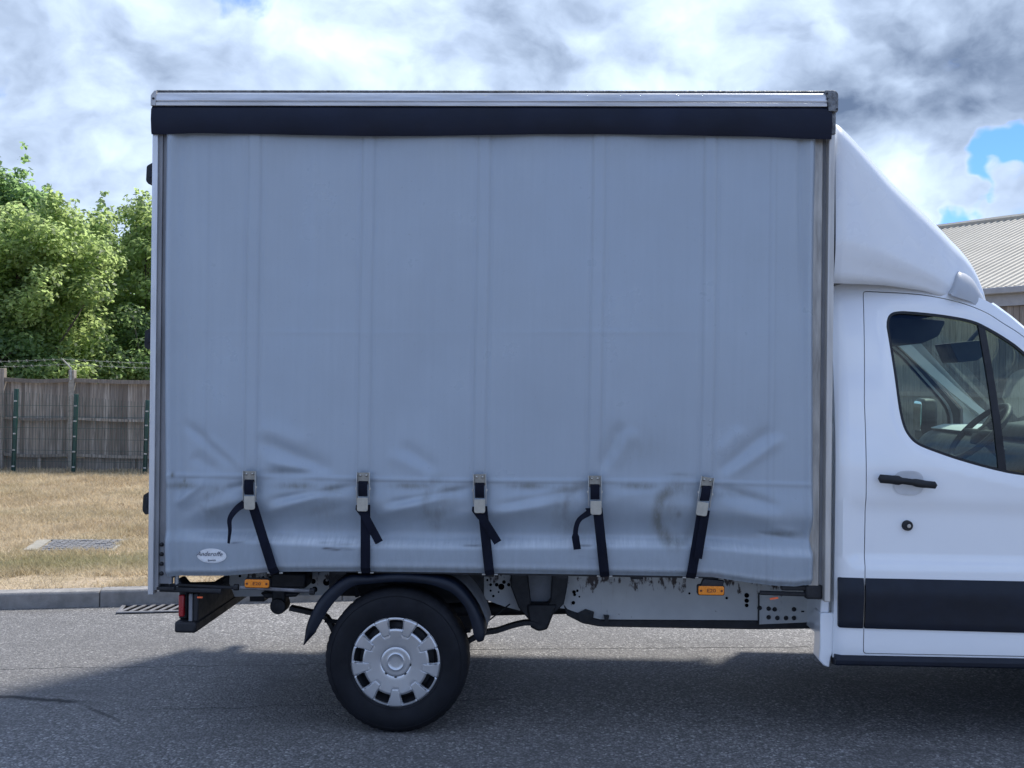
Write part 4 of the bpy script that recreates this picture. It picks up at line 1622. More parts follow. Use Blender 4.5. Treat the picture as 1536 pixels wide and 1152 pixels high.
# ---- rear under-run and lamps
rear = MB()
xn = at(281, 946, .06)[0]
bar = MB().box(X0 + .115, X0 + .225, .05, TRUCK_W - .05, .468, .525).build('bumper_bar', black_steel, truck, bevel=.012)
MB().box(X0 + .205, X0 + .232, .06, TRUCK_W - .06, .5255, .665).build('bumper_plate', black_steel, truck, bevel=.006)
MB().box(X0 + .120, X0 + .165, .10, .22, .526, .675).build('bumper_bracket', black_steel, truck, bevel=.01)
MB().box(X0 + .185, X0 + .204, .055, .10, .526, .665).build('bumper_bracket', alu_dark, truck, bevel=.004)
for yl in (.07, TRUCK_W - .19):
    MB().box(X0 + .128, X0 + .156, yl, yl + .028, .545, .655).build('rear_lamp', red_lens, truck, bevel=.006)
MB().prism([(X0 + .100, .672), (X0 + .26, .678), (X0 + .34, .70), (X0 + .34, .712), (X0 + .16, .705), (X0 + .135, .735), (X0 + .120, .735)], .05, .16).build('latch_casting', black_steel, truck, bevel=.005)
# latch rods along the rear
xa, za_ = at(240, 887, .03)
xb_, _ = at(332, 889, .03)
MB().tube([(xa, .03, .690), (xb_, .03, .686)], .013, 8).build('latch_rod', black_steel, truck, smooth=40)
MB().tube([(xa, .045, .712), (xb_ + .08, .045, .700)], .008, 8).build('latch_rod', black_steel, truck, smooth=40)
xa, xb_ = at(360, 882, .03)[0], at(466, 887, .03)[0]
rod = MB().tube([(xa, .03, .706), (xa + .06, .03, .704), (xb_, .03, .692)], .0095, 8).build('latch_rod', bare_rod, truck, smooth=40)
MB().tube([(xb_ - .004, .03, .692), (xb_ + .02, .03, .691)], .017, 8).build('rod_end', black_steel, rod, smooth=40)
MB().tube([(xa - .03, .03, .706), (xa - .008, .03, .706)], .016, 8).build('rod_end', black_steel, rod, smooth=40)
xq, zq = at(300, 896, .02)
MB().box(xq - .014, xq + .012, .02, .026, zq - .004, zq + .003).build('reflector_chip', red_orange, truck)


def marker(px, py, wpx, hpx, y):
    X, Z = at(px, py, y)
    wx, hz = wpx / 2 / 304, hpx / 2 / 304
    tilt = Matrix.Translation((X, y, Z)) @ Matrix.Rotation(R(.0), 4, 'Y')
    b_ = MB().prism(fillet([(X - wx - .004, Z - hz - .004), (X + wx + .004, Z - hz - .004), (X + wx + .004, Z + hz + .004), (X - wx - .004, Z + hz + .004)], .012, 4), y + .002, y + .03)
    lamp = b_.build('side_marker', black_rubber, truck)
    MB().prism(fillet([(X - wx, Z - hz), (X + wx, Z - hz), (X + wx, Z + hz), (X - wx, Z + hz)], .010, 4), y - .012, y + .0015).build('lens', amber, lamp, bevel=.003)
    for s in (-1, 1):
        MB().lathe_y(X + s * wx * .80, Z, [(.0001, y - .0145), (.0055, y - .014), (.0055, y - .011)], 12).build('lens_screw', amber_dark, lamp)
    text_mesh('lens_lettering', 'E20', hz * 1.15, amber_dark, lambda a, b, c: Vector((X + a * 1.25, y - .0128 - c, Z + b)), lamp, depth=.0008)
    return lamp


l1 = marker(386, 875, 37, 12, .018)
l2 = marker(1066.5, 885.5, 38, 13, .018)
X, Z = at(1068, 874, .03)
MB().prism([(X - .055, Z - .012), (X + .052, Z - .016), (X + .060, Z + .010), (X - .040, Z + .018)], .022, .06).build('lamp_bracket', black_steel, truck, bevel=.003)

# ---- chassis
RY = .60


def rail_poly(pix):
    return [at(px, py, RY) for px, py in pix]


for ym, side_ in ((RY, 1), (TRUCK_W - RY, -1)):
    t_ = .006 * side_
    pr = MB()
    poly = rail_poly([(330, 840), (560, 840), (560, 880), (480, 893), (352, 895)])
    pr.prism(poly, ym, ym + t_)
    # arched over the axle
    MB().prism(rail_poly([(561, 840), (700, 840), (700, 872), (561, 874)]), ym + .002, ym + t_).build('arch_rail', black_steel, truck)
    poly2 = rail_poly([(700.5, 840), (780, 840), (780, 916), (757, 910), (735, 902), (716, 893), (700.5, 880)])
    ch = pr.build('chassis_rail', rail_white if side_ == 1 else black_steel, truck)
    MB().prism(poly2, ym, ym + t_).build('chassis_rail', rail_white if side_ == 1 else black_steel, truck)
    poly3 = rail_poly([(780.5, 840), (1236, 840), (1236, 931), (900, 929), (880, 924), (852, 914), (834, 911), (780.5, 915)])
    MB().prism(poly3, ym, ym + t_).build('chassis_rail', rail_white if side_ == 1 else black_steel, truck)
    lip = rail_poly([(845, 906), (852, 914.5), (880, 924.5), (900, 929.5), (1232, 931.5), (1226, 943), (1130, 944), (900, 940), (874, 935), (850, 923)])
    MB().prism(lip, ym - .004 * side_, ym + .09 * side_).build('rail_lip', black_steel, truck, bevel=.004)
# end plate with bolts
pl = rail_poly([(1137.5, 889), (1233, 889), (1233, 932), (1138, 936)])
plate = MB().prism(pl, RY - .012, RY - .001).build('end_plate', rail_white, truck, bevel=.002)
for px, py in ((1139.5, 912), (1153, 913), (1162, 914), (1191, 914), (1153, 926), (1166, 927), (1179, 927), (1191, 927)):
    X, Z = at(px, py, RY - .012)
    MB().lathe_y(X, Z, [(.0001, RY - .026), (.008, RY - .025), (.010, RY - .016), (.013, RY - .0125)], 8).build('bolt', black_steel, plate)
for px, py in ((1204, 917), (1228, 916)):
    X, Z = at(px, py, RY - .012)
    MB().box(X - .008, X + .008, RY - .016, RY - .0122, Z - .004, Z + .004).build('slot', black_steel, plate)
xd, zd = at(1138, 889, RY)
MB().box(xd - .004, xd + .002, RY - .016, RY - .001, .45, zd).build('plate_edge', black_steel, truck)
# holes and bolts in the rail web, drawn as dark discs let into it
rail_o = bpy.data.objects['chassis_rail']
for px, py, rr in ((731, 870, .006), (736, 877, .008), (745, 877, .010), (752, 880, .017), (756, 873, .010), (763, 877, .009), (736, 886, .006), (740, 894, .007), (748, 888, .005), (866, 886, .007), (861, 888, .010), (862, 892, .008), (869, 895, .005), (1034, 890, .006), (1090, 897, .007),
                   (405, 866, .007), (395, 866, .007), (470, 872, .014), (472, 884, .016), (490, 873, .020), (360, 864, .007), (1120, 893, .013), (1120, 901, .012), (1120, 908, .010), (860, 904, .010)):
    X, Z = at(px, py, RY)
    MB().lathe_y(X, Z, [(.0001, RY - .003), (rr, RY - .003), (rr, RY + .004)], 14).build('rail_hole', void_black, rail_o)
X, Z = at(490, 870.5, RY - .03)
MB().lathe_y(X, Z, [(.0001, RY - .03), (.006, RY - .028), (.010, RY - .004)], 10).build('fitting', steel, truck)
# spring hanger: two dark legs closing to a shackle, pale sheet between them
for pix in ([(766, 840), (791, 840), (792, 870), (796, 905), (806, 925), (795, 932), (778, 912), (766, 880)],
            [(829, 840), (855, 840), (851, 880), (846, 906), (822, 930), (812, 922), (826, 900)]):
    MB().prism([at(px, py, .50) for px, py in pix], .50, .60).build('spring_hanger', black_steel, truck, bevel=.006)
MB().prism([at(px, py, .52) for px, py in [(790, 905), (836, 905), (828, 925), (821, 943), (808, 946), (796, 940), (792, 925)]], .49, .58).build('spring_shackle', black_steel, truck, bevel=.012)
MB().prism([at(px, py, .56) for px, py in [(792, 840), (828, 840), (827, 897), (826, 906), (797, 906), (793, 880)]], .585, .595).build('hanger_sheet', grey_sheet, truck)
lsp = [at(px, py, .5) for px, py in [(806, 936), (790, 934), (770, 938), (745, 946), (720, 952), (660, 985), (590, 998), (520, 975), (490, 927), (462, 918), (435, 912)]]
MB().ribbon([(x, .51, z) for x, z in smooth_line(lsp, 4)], .060, .022, Vector((0, 1, 0))).build('leaf_spring', black_steel, truck, smooth=40)
MB().tube([(at(765, 906, .45)[0], .45, at(765, 906, .45)[1]), (at(724, 938, .45)[0], .45, at(724, 938, .45)[1])], .004, 6).build('brake_cable', black_rubber, truck)
xs_, zs_ = at(420, 907, .50)
MB().lathe_y(xs_, zs_, [(.0001, .44), (.040, .445), (.044, .46), (.044, .55), (.0001, .56)], 24).build('spring_bush', black_steel, truck, smooth=40)
MB().prism([at(px, py, .5) for px, py in [(410, 862), (430, 862), (431, 905), (410, 903)]], .46, .55).build('spring_shackle', black_steel, truck, bevel=.01)
MB().prism([at(px, py, .5) for px, py in [(392, 888), (450, 888), (446, 894), (400, 896)]], .47, .56).build('shackle_plate', black_steel, truck, bevel=.008)
pbx = [at(px, py, .35) for px, py in [(408, 858), (460, 860), (460, 882), (404, 881)]]
MB().prism(pbx, .33, .50).build('reservoir_box', black_steel, truck, bevel=.012)
MB().box(-1.9, 1.35, .62, .66, .66, .76).build('chassis_web', black_steel, truck)
for x in (-1.6, -.2, .6, 1.25):
    MB().box(x - .04, x + .04, .61, TRUCK_W - .61, .52, .64).build('cross_member', black_steel, truck)
MB().tube([(-.748, .16, .352), (-.748, TRUCK_W - .16, .352)], .055, 14).build('rear_axle', black_steel, truck, smooth=40)
dif = MB()
dif.lathe_y(-.748, .352, [(.0001, .93), (.11, .96), (.15, 1.05), (.11, 1.14), (.0001, 1.17)], 20)
dif.build('differential', black_steel, truck, smooth=True)
MB().tube([(-.65, 1.05, .40), (1.9, 1.05, .50)], .04, 10).build('prop_shaft', black_steel, truck, smooth=40)
MB().prism([at(px, py, .4) for px, py in [(868, 931), (880, 925), (893, 929), (892, 938), (872, 943)]], .58, .64).build('rail_bracket', black_steel, truck)
MB().prism([at(px, py, .4) for px, py in [(908, 934), (916, 934), (914, 944), (910, 944)]], .55, .60).build('rail_bracket', black_steel, truck)
# front latch rod over the end plate
xa, za_ = at(1140, 889, .05)
MB().tube([(xa, .05, za_), (1.32, .05, za_ - .005)], .011, 8).build('latch_rod', black_steel, truck, smooth=40)
MB().box(1.14, 1.325, .04, .08, za_ + .014, za_ + .040).build('latch_casting', black_steel, truck, bevel=.006)
MB().box(1.255, 1.338, .03, .09, za_ - .025, za_ + .045).build('latch_casting', black_steel, truck, bevel=.01)
X, Z = at(1161, 897.5, .04)
MB().box(X - .020, X + .020, .035, .045, Z - .004, Z + .004, Matrix.Translation((X, 0, Z)) @ Matrix.Rotation(R(-10), 4, 'Y') @ Matrix.Translation((-X, 0, -Z))).build('reflector_chip', red_orange, truck)

MB().box(-1.16, -.34, .40, .425, .60, .785).build('inner_arch', black_steel, truck)

MB().box(2.52, 3.52, .46, .49, .45, 1.0).build('inner_arch', black_steel, truck)
MB().box(2.60, 3.44, .10, .46, .86, .89).build('inner_arch', black_steel, truck)

# ---- wheels
WX, WZ, WR = -.748, .354, .358


def wheel(cx, y_out, sgn, full=True):
    """sgn +1: outer face looks towards -y"""
    def Y(d):
        return y_out + sgn * d
    rim_ = MB().lathe_y(cx, WZ, [(.0001, Y(.075)), (.10, Y(.072)), (.15, Y(.060)), (.185, Y(.070)), (.200, Y(.045)), (.214, Y(.02)), (.214, Y(.2)), (.05, Y(.2))], 48).build('wheel', black_steel, truck, smooth=40)
    prof_t = [(.205, .030), (.222, .012), (.240, .006), (.262, .0015), (.285, .000), (.310, .004), (.331, .014), (.336, .018), (.349, .030), (.3565, .050), (.358, .075), (.358, .16), (.352, .19), (.33, .208), (.28, .214), (.21, .20)]
    n = 144
    vs_, fs = [], []
    for i, (r, y) in enumerate(prof_t):
        for k in range(n):
            rr = r
            a = 2 * math.pi * k / n
            if 8 <= i <= 12 and (k + (i > 10)) % 3 == 0:
                rr -= .0032
            if i in (3, 4) and (k // 3) % 2:
                pass
            z = WZ + rr * math.sin(a)
            z = max(z, .0005)
            vs_.append((cx + rr * math.cos(a) * (1.0 if z > .03 else 1.03), Y(y), z))
    for i in range(len(prof_t) - 1):
        for k in range(n):
            k2 = (k + 1) % n
            fs.append((i * n + k, i * n + k2, (i + 1) * n + k2, (i + 1) * n + k))
    MB().add(vs_, fs).build('tyre', tyre_rubber, rim_, smooth=38)
    # raised bead lines on the sidewall
    for r in (.232, .325):
        MB().tube([(cx + r * math.cos(a), Y(.009 if r < .3 else .010), WZ + r * math.sin(a)) for a in np.linspace(0, 2 * math.pi, 73)], .0022, 4, False).build('bead_line', tyre_rubber, rim_, smooth=True)
    if not full:
        return rim_
    # wheel trim: nine windows, raised wedge spokes between them, ringed centre
    NA, RADS = 720, np.concatenate([[.0005, .012, .024, .0355, .0375, .0395, .0415, .050, .060, .0685, .0705, .0735, .0765, .0785], np.linspace(.086, .132, 8), np.linspace(.1345, .2235, 38)])
    A = np.arange(NA) * 2 * math.pi / NA
    RR, AA = np.meshgrid(RADS, A, indexing='ij')
    deg = np.degrees(AA)
    rel = (deg - 90 + 20) % 40 - 20           # 0 at the middle of a window
    rs = 20 - np.abs(rel)                     # 0 at the middle of a spoke
    # dish
    h = .030 - .030 * ss(.223, .10, RR) * .45
    h = .018 + .004 * np.cos(RR / .2235 * math.pi) - .0
    y = h.copy()
    y += .005 * ss(.216, .2235, RR)                               # rim rolls back
    spoke_half = np.interp(RR, [.13, .135, .17, .2235], [5.0, 6.2, 7.2, 9.8])
    on_spoke = ss(spoke_half + .9, spoke_half - .3, rs) * ss(.1335, .1375, RR) * ss(.2225, .212, RR)
    y -= .0050 * on_spoke
    y += .0026 * np.exp(-((rs - spoke_half - 1.0) / .75) ** 2) * ss(.1335, .137, RR) * ss(.222, .212, RR)
    y += .0026 * np.exp(-((RR - .1335) / .0016) ** 2) * (rs < spoke_half + 1.2)
    y += .0035 * np.exp(-((RR - .0745) / .003) ** 2)             # groove
    y -= .0008 * ss(.072, .066, RR)
    y -= .0020 * np.exp(-((RR - .0392) / .0028) ** 2)            # inner ring
    win_half = np.interp(RR, [.160, .168, .19, .205, .211], [10.2, 11.4, 10.8, 10.0, 8.2])
    win = (np.abs(rel) < win_half) & (RR > .1630) & (RR < .2100)
    y += .004 * ss(.155, .1635, RR) * (np.abs(rel) < 12)
    V = np.stack([cx + RR * np.cos(AA), y_out + sgn * (y - .006), WZ + RR * np.sin(AA)], -1).reshape(-1, 3)
    nr = len(RADS)
    idx = np.arange(nr * NA).reshape(nr, NA)
    a = idx[:-1, :]
    b = idx[1:, :]
    a2, b2 = np.roll(a, -1, 1), np.roll(b, -1, 1)
    quads = np.stack([a, a2, b2, b], -1).reshape(-1, 4)
    w2 = win[:-1, :] & win[1:, :] & np.roll(win[:-1, :], -1, 1) & np.roll(win[1:, :], -1, 1)
    quads = quads[~w2.ravel()]
    bm = bmesh.new()
    bv = [bm.verts.new(p) for p in V]
    for q in quads:
        bm.faces.new([bv[i] for i in q])
    for v in [v for v in bm.verts if not v.link_faces]:
        bm.verts.remove(v)
    be = [e for e in bm.edges if len(e.link_faces) == 1 and (e.verts[0].co - Vector((cx, e.verts[0].co.y, WZ))).length > .02]
    r_ = bmesh.ops.extrude_edge_only(bm, edges=be)
    for el in r_['geom']:
        if isinstance(el, bmesh.types.BMVert):
            el.co.y += sgn * .016
    bmesh.ops.recalc_face_normals(bm, faces=bm.faces)
    me = bpy.data.meshes.new('wheel_trim')
    bm.to_mesh(me)
    bm.free()
    me.materials.append(hubcap_silver)
    finish(me, 32)
    o = link(bpy.data.objects.new('wheel_trim', me))
    WORLD_LOC[o.name] = (0, 0, 0)
    set_parent(o, rim_)
    # notches round the centre ring
    for k in range(9):
        if k in (3, 4, 5, 6):
            aa = R(90 + 20 + 40 * k)
            q = Matrix.Translation((cx + .0745 * math.cos(aa), y_out + sgn * .0135, WZ + .0745 * math.sin(aa))) @ Matrix.Rotation(-aa, 4, 'Y')
            MB().box(-.0016, .0016, -.003, .003, -.006, .006, q).build('trim_notch', black_steel, rim_)
    # inner edge of the steel rim seen through the windows
    MB().lathe_y(cx, WZ, [(.2135, Y(.022)), (.2135, Y(.052)), (.205, Y(.056))], 60).build('rim_edge', alu, rim_, smooth=True)
    return rim_


wheel(WX, .0, 1)
wheel(WX, TRUCK_W, -1, False)
wheel(3.02, .09, 1)
wheel(3.02, TRUCK_W - .09, -1, False)

# ---- mudguards over the rear wheels
outer = smooth_line([at(px, py, 0) for px, py in [(453, 969), (456, 945), (463, 925), (476, 901), (496, 881), (522, 866), (552, 865), (595, 861.5), (640, 864.5), (670, 870), (690, 882), (709, 906), (721, 930), (727, 952), (725, 963)]], 4)
inner = smooth_line([at(px, py, 0) for px, py in [(455, 969), (470, 951), (478, 938), (491, 916), (507, 897), (528, 881), (555, 877), (595, 874), (636, 877), (662, 884), (680, 893), (697, 913), (706, 936), (710, 955), (716, 965)]], 4)
for y0, sg in ((.016, 1), (TRUCK_W - .016, -1)):
    mg = MB()
    n_ = len(outer)
    V, Fq = [], []
    rows = 6
    for (o_, i_) in zip(outer, inner):
        mx_, mz_ = o_[0] * .45 + i_[0] * .55, o_[1] * .45 + i_[1] * .55
        V += [(i_[0], y0 + sg * .030, i_[1]), (i_[0], y0 + sg * .012, i_[1]), (mx_, y0 + sg * .002, mz_), (o_[0] * .85 + i_[0] * .15, y0 + sg * .010, o_[1] * .85 + i_[1] * .15), (o_[0], y0 + sg * .030, o_[1]), (o_[0], y0 + sg * .30, o_[1])]
    for i in range(n_ - 1):
        for j in range(rows - 1):
            a = i * rows + j
            Fq.append((a, a + 1, a + rows + 1, a + rows))
    mgo = mg.add(V, Fq).build('mudguard', navy_plastic, truck, smooth=60)
    sol = mgo.modifiers.new('thickness', 'SOLIDIFY')
    sol.thickness = .004
    V, Fq = [], []
    for (o_, i_) in zip(outer, inner):
        k = .010
        V += [(o_[0] + (o_[0] - WX) * .02, y0 + sg * .10, o_[1] + .004), (o_[0] + (o_[0] - WX) * .035, y0 + sg * .36, o_[1] + .004)]
    V = V[2 * (n_ // 2):2 * (n_ - 5)]
    for i in range(len(V) // 2 - 1):
        Fq.append((2 * i, 2 * i + 1, 2 * i + 3, 2 * i + 2))
    MB().add(V, Fq).build('arch_liner', grey_sheet, mgo, smooth=60)
    for px, py, qx, qy in ((483, 935, 520, 940), (526, 872, 531, 900), (704, 950, 650, 955)):
        a, b_ = at(px, py, .1), at(qx, qy, .1)
        MB().tube([(a[0], y0 + sg * .15, a[1]), (b_[0], y0 + sg * .18, b_[1])], .012, 6).build('mudguard_stay', black_steel, mgo)

# ================================================================== CAB
XC = 1.398


def cab_y(x, z):
    x, z = np.asarray(x, float), np.asarray(z, float)
    y = .035 + .185 * np.clip((z - 1.30) / .95, 0, 2) ** 1.75
    # pressed panel below the handle
    d = .017 * ss(.855, .905, z) * (1 - ss(1.125 - .02 * (x - 1.5), 1.205 - .02 * (x - 1.5), z)) * ss(1.44, 1.50, x)
    y = y + d
    y = y + .010 * ss(.455, .40, z)
    y = y + .03 * np.clip((1.435 - x) / .040, 0, 1) ** 2
    y = y + .45 * np.clip((x - 2.85) / 1.0, 0, 2) ** 2.4
    # soft dished surround of the window
    return y


def corr(pts, y0, keep=0):
    """points measured on the plane y0 moved onto the curved cab side along the line of sight"""
    out = []
    for i, (x, z) in enumerate(pts):
        if i < keep:
            out.append((x, z))
            continue
        qx, qz = x, z
        for _ in range(6):
            k = (float(cab_y(np.array([qx]), np.array([qz]))[0]) - CAM_Y) / (y0 - CAM_Y)
            qx, qz = x * k, CAM_Z + (z - CAM_Z) * k
        out.append((qx, qz))
    return out


roof_line = smooth_line(corr([(1.400, 2.19), (1.406, 2.222), (1.43, 2.243), (1.52, 2.256), (1.668, 2.254), (1.861, 2.233), (2.086, 2.173), (2.199, 2.105), (2.299, 2.025), (2.55, 1.80), (2.85, 1.53), (3.12, 1.32)], .05, 3), 5)
hood_line = smooth_line([(3.12, 1.32), (3.40, 1.235), (3.65, 1.12), (3.78, .95), (3.82, .70), (3.80, .42), (3.72, .30)], 4)[1:]
arch = [(3.02 + .43 * math.cos(a), .354 + .43 * math.sin(a)) for a in np.linspace(R(-8), R(188), 28)]
z_sill = .432
side_outline = [(XC, .405)] + [(XC + .002, 1.0)] + roof_line + hood_line + [(3.46, .30)] + arch + [(2.58, .405)]
door_top = smooth_line(corr([(1.520, 2.203), (1.73, 2.194), (1.86, 2.180), (1.997, 2.150), (2.112, 2.106), (2.20, 2.052), (2.299, 1.987), (2.46, 1.845), (2.62, 1.695), (2.72, 1.60)], .05, 0), 5)
door_outline = fillet([(1.535, z_sill), (1.5392, .78), (1.5415, 1.10), (1.5405, 1.30), (1.537, 1.67)] + door_top + [(2.74, 1.40), (2.74, .98), (2.60, .80), (2.55, .60), (2.50, z_sill)], .02, 3)
side_outline_b = side_outline


def shrink(poly, d):
    P = [Vector(p) for p in poly]
    n = len(P)
    out = []
    area = sum(P[i].x * P[(i + 1) % n].y - P[(i + 1) % n].x * P[i].y for i in range(n))
    s = 1 if area > 0 else -1
    for i in range(n):
        t = (P[(i + 1) % n] - P[i - 1])
        if t.length < 1e-6:
            out.append(tuple(P[i]))
            continue
        t.normalize()
        out.append(tuple(P[i] + Vector((-t.y, t.x)) * d * s))
    return out


win_pts = [(1.646, 2.03), (1.648, 2.062), (1.660, 2.090), (1.690, 2.105), (1.754, 2.107), (1.916, 2.092), (2.059, 2.066), (2.148, 2.026), (2.238, 1.972), (2.308, 1.919), (2.46, 1.78), (2.62, 1.62), (2.665, 1.50), (2.64, 1.36), (2.50, 1.295), (2.314, 1.309), (2.191, 1.33), (2.012, 1.377), (1.869, 1.425), (1.80, 1.455), (1.762, 1.49), (1.733, 1.541), (1.71, 1.632), (1.686, 1.795)]
win_outline = [tuple(p) for p in smooth_line(corr(win_pts + [win_pts[0]], .07), 4)[:-1]]
win_inner = shrink(win_outline, .013)
MN = [False, True]
doors = []


def door_y(x, z):
    d = edge_dist(win_outline, np.stack([x, z], 1))
    return cab_y(x, z) + .011 * (1 - ss(.004, .040, d))


for mir in MN:
    skin_panel('cab_side', side_outline, [door_outline], cab_y, white_paint, truck, rim=.05, step=.035, mirror=mir)
    dlab = skin_panel('door', shrink(door_outline, .0045), [win_outline], door_y, white_paint, truck, rim=.03, step=.026, mirror=mir)
    doors.append(dlab)
    gy = lambda x, z: cab_y(x, z) + .022
    sy = lambda x, z: cab_y(x, z) + .012
    skin_panel('window_seal', shrink(win_outline, .0008), [win_inner], sy, black_rubber, dlab, rim=.02, step=.03, mirror=mir)
    skin_panel('window_glass', shrink(win_outline, .010), [], gy, glass, dlab, rim=0, step=.05, mirror=mir)
    dv = corr([(2.088, 2.060), (2.122, 2.042), (2.236, 1.322), (2.198, 1.332)], .07)
    skin_panel('window_divider', dv, [], lambda x, z: cab_y(x, z) + .014, black_rubber, dlab, rim=.02, step=.03, mirror=mir)
    lin = lambda x, z: cab_y(x, z) + .050
    skin_panel('door_lining', [(1.60, 1.0), (1.56, 1.67)] + shrink(door_outline, .02)[4:len(door_outline) - 14] + [(2.66, 1.0)], [shrink(win_outline, -.012)], lin, dash_plastic, dlab, rim=0, step=.05, mirror=mir)
    # black rubbing strip across the door
    strip = lambda x, z: cab_y(x, z) - .019 + .017 * np.clip((z - .738) / .066, 0, 1) + .006 * ss(.738, .60, z) + .006 * ss(.575, .558, z)
    skin_panel('rubbing_strip', fillet([(1.5408, .558), (2.535, .548), (2.60, .68), (2.62, .798), (1.5440, .802)], .004, 2), [], strip, navy_plastic, dlab, rim=.02, step=.022, mirror=mir)
    skin_panel('rubbing_strip', fillet([(1.414, .560), (1.5325, .558), (1.5355, .802), (1.412, .804)], [.010, .003, .003, .010], 3), [], strip, navy_plastic, truck, rim=.02, step=.022, mirror=mir)
# backing that closes the shut lines, B-pillar, sills
for y in (.13, TRUCK_W - .17):
    MB().box(1.46, 1.60, y + .05, y + .09, .42, 1.40).build('door_pillar', liner_dark, truck)
for mir in MN:
    def M(y):
        return TRUCK_W - y if mir else y
    # step board under the doors
    sp_ = [(.045, .372), (.022, .380), (.020, .405), (.036, .424), (.12, .428), (.12, .360)]
    poly = [(M(y), z) for y, z in sp_]
    MB().prism_x(poly, 1.402, 2.60).build('step_board', navy_plastic, truck, bevel=.005)
# rear lower corner of the cab: the pale angled return below the box
cr = [(1.338, .62), (1.404, .62), (1.404, .44), (1.392, .405), (1.384, .352), (1.356, .362), (1.333, .388), (1.338, .45)]
MB().prism(cr, .075, .20).build('cab_corner', white_paint, truck, bevel=.006)
MB().prism([(1.340, .62), (1.384, .62), (1.384, .80), (1.352, .80)], .09, .2).build('cab_corner', white_paint, truck, bevel=.006)
# cab back, floor
MB().box(1.392, 1.42, .14, TRUCK_W - .14, .45, 1.55).build('cab_back', white_paint, truck)
MB().box(1.398, 1.425, .24, TRUCK_W - .24, 1.551, 2.21).build('cab_back', white_paint, truck)
MB().box(1.43, 3.0, .12, TRUCK_W - .12, .45, .52).build('cab_floor', black_steel, truck)


def loft(name, line, mat, crown, bulge, parent, inset=0.0, n=22, dz=0.0, smooth=50, t0=0.0, t1=1.0):
    V, Fq = [], []
    m_ = len(line)
    for i, (x, z) in enumerate(line):
        ye = float(cab_y(np.array([x]), np.array([z]))[0]) + inset
        for j in range(n + 1):
            t = t0 + (t1 - t0) * j / n
            s = max(0, math.sin(math.pi * t))
            V.append((x + bulge * s ** .8, ye + (TRUCK_W - 2 * ye) * t, z + dz + crown * s ** .6))
    for i in range(m_ - 1):
        for j in range(n):
            a = i * (n + 1) + j
            Fq.append((a, a + 1, a + n + 2, a + n + 1))
    return MB().add(V, Fq).build(name, mat, parent, smooth=smooth)


i_a = min(range(len(roof_line)), key=lambda i: abs(roof_line[i][0] - 2.20))
loft('cab_roof', roof_line[2:i_a + 1], white_paint, .05, .0, truck)
loft('headliner', roof_line[4:i_a + 1], liner_dark, .03, .0, truck, inset=.03, dz=-.045)
loft('windscreen', roof_line[i_a:], glass, .03, .20, truck, t0=.05, t1=.95)
loft('screen_pillar', roof_line[i_a:], white_paint, .03, .20, truck, t0=0, t1=.0495, n=5)
loft('screen_pillar', roof_line[i_a:], white_paint, .03, .20, truck, t0=.9505, t1=1, n=5)
loft('bonnet', [roof_line[-1]] + hood_line[:9], white_paint, .05, .22, truck)
loft('front_panel', hood_line[8:], navy_plastic, .0, .12, truck)

# near door furniture
dn = doors[0]
hx, hz = at(1361, 724, 0)
hb = smooth_line([(-.131, .018), (-.06, .013), (.0, .006), (.07, -.004), (.131, -.010)], 4)
pts, rads = [], []
for i, (a, b_) in enumerate(hb):
    t = i / (len(hb) - 1)
    pts.append((hx + a, .0 - .012 * math.sin(math.pi * t) - .004, hz + b_))
    rads.append(.021 if t < .2 else (.0225 if t < .34 else (.016 if t < .62 else (.0195 if t < .8 else .0175))))
handle = MB()
ring_n = 12
V, Fq = [], []
for p, r in zip(pts, rads):
    for k in range(ring_n):
        a = 2 * math.pi * k / ring_n
        V.append((p[0], p[1] + .016 * math.sin(a), p[2] + r * math.cos(a)))
for i in range(len(pts) - 1):
    for k in range(ring_n):
        k2 = (k + 1) % ring_n
        Fq.append((i * ring_n + k, i * ring_n + k2, (i + 1) * ring_n + k2, (i + 1) * ring_n + k))
e0 = len(V)
V += [(pts[0][0] - .012, pts[0][1], pts[0][2]), (pts[-1][0] + .012, pts[-1][1], pts[-1][2])]
for k in range(ring_n):
    k2 = (k + 1) % ring_n
    Fq.append((e0, k2, k))
    b0 = (len(pts) - 1) * ring_n
    Fq.append((e0 + 1, b0 + k, b0 + k2))
MB().add(V, Fq).build('door_handle', black_rubber, dn, smooth=60)
# cup behind the handle: a shallow dish set into the skin
cupx, cupz = at(1363, 724, .03)
V, Fq = [], []
for i, (rr, dd) in enumerate(((1.0, -.0015), (.93, -.0035), (.80, .004), (.55, .010), (.0, .012))):
    for k in range(36):
        a = 2 * math.pi * k / 36
        sq = 1 / max(abs(math.cos(a)) ** 3 + abs(math.sin(a)) ** 3, .3) ** (1 / 3)
        x, z = cupx + .072 * rr * math.cos(a) * sq, cupz - .002 + .060 * rr * math.sin(a) * sq
        V.append((x, .035 - .004 + dd * .25, z))
for i in range(4):
    for k in range(36):
        k2 = (k + 1) % 36
        Fq.append((i * 36 + k, i * 36 + k2, (i + 1) * 36 + k2, (i + 1) * 36 + k))
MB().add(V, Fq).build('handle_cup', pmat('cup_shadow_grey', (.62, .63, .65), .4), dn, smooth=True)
lx, lz = at(1361.5, 788.5, .04)
lk = MB().lathe_y(lx, lz, [(.0001, .026), (.010, .026), (.012, .028), (.020, .028), (.0245, .034), (.026, .06)], 28).build('door_lock', black_rubber, dn, smooth=40)
MB().lathe_y(lx + .002, lz, [(.0001, .0225), (.009, .023), (.010, .027)], 20).build('lock_barrel', steel, dn, smooth=40)

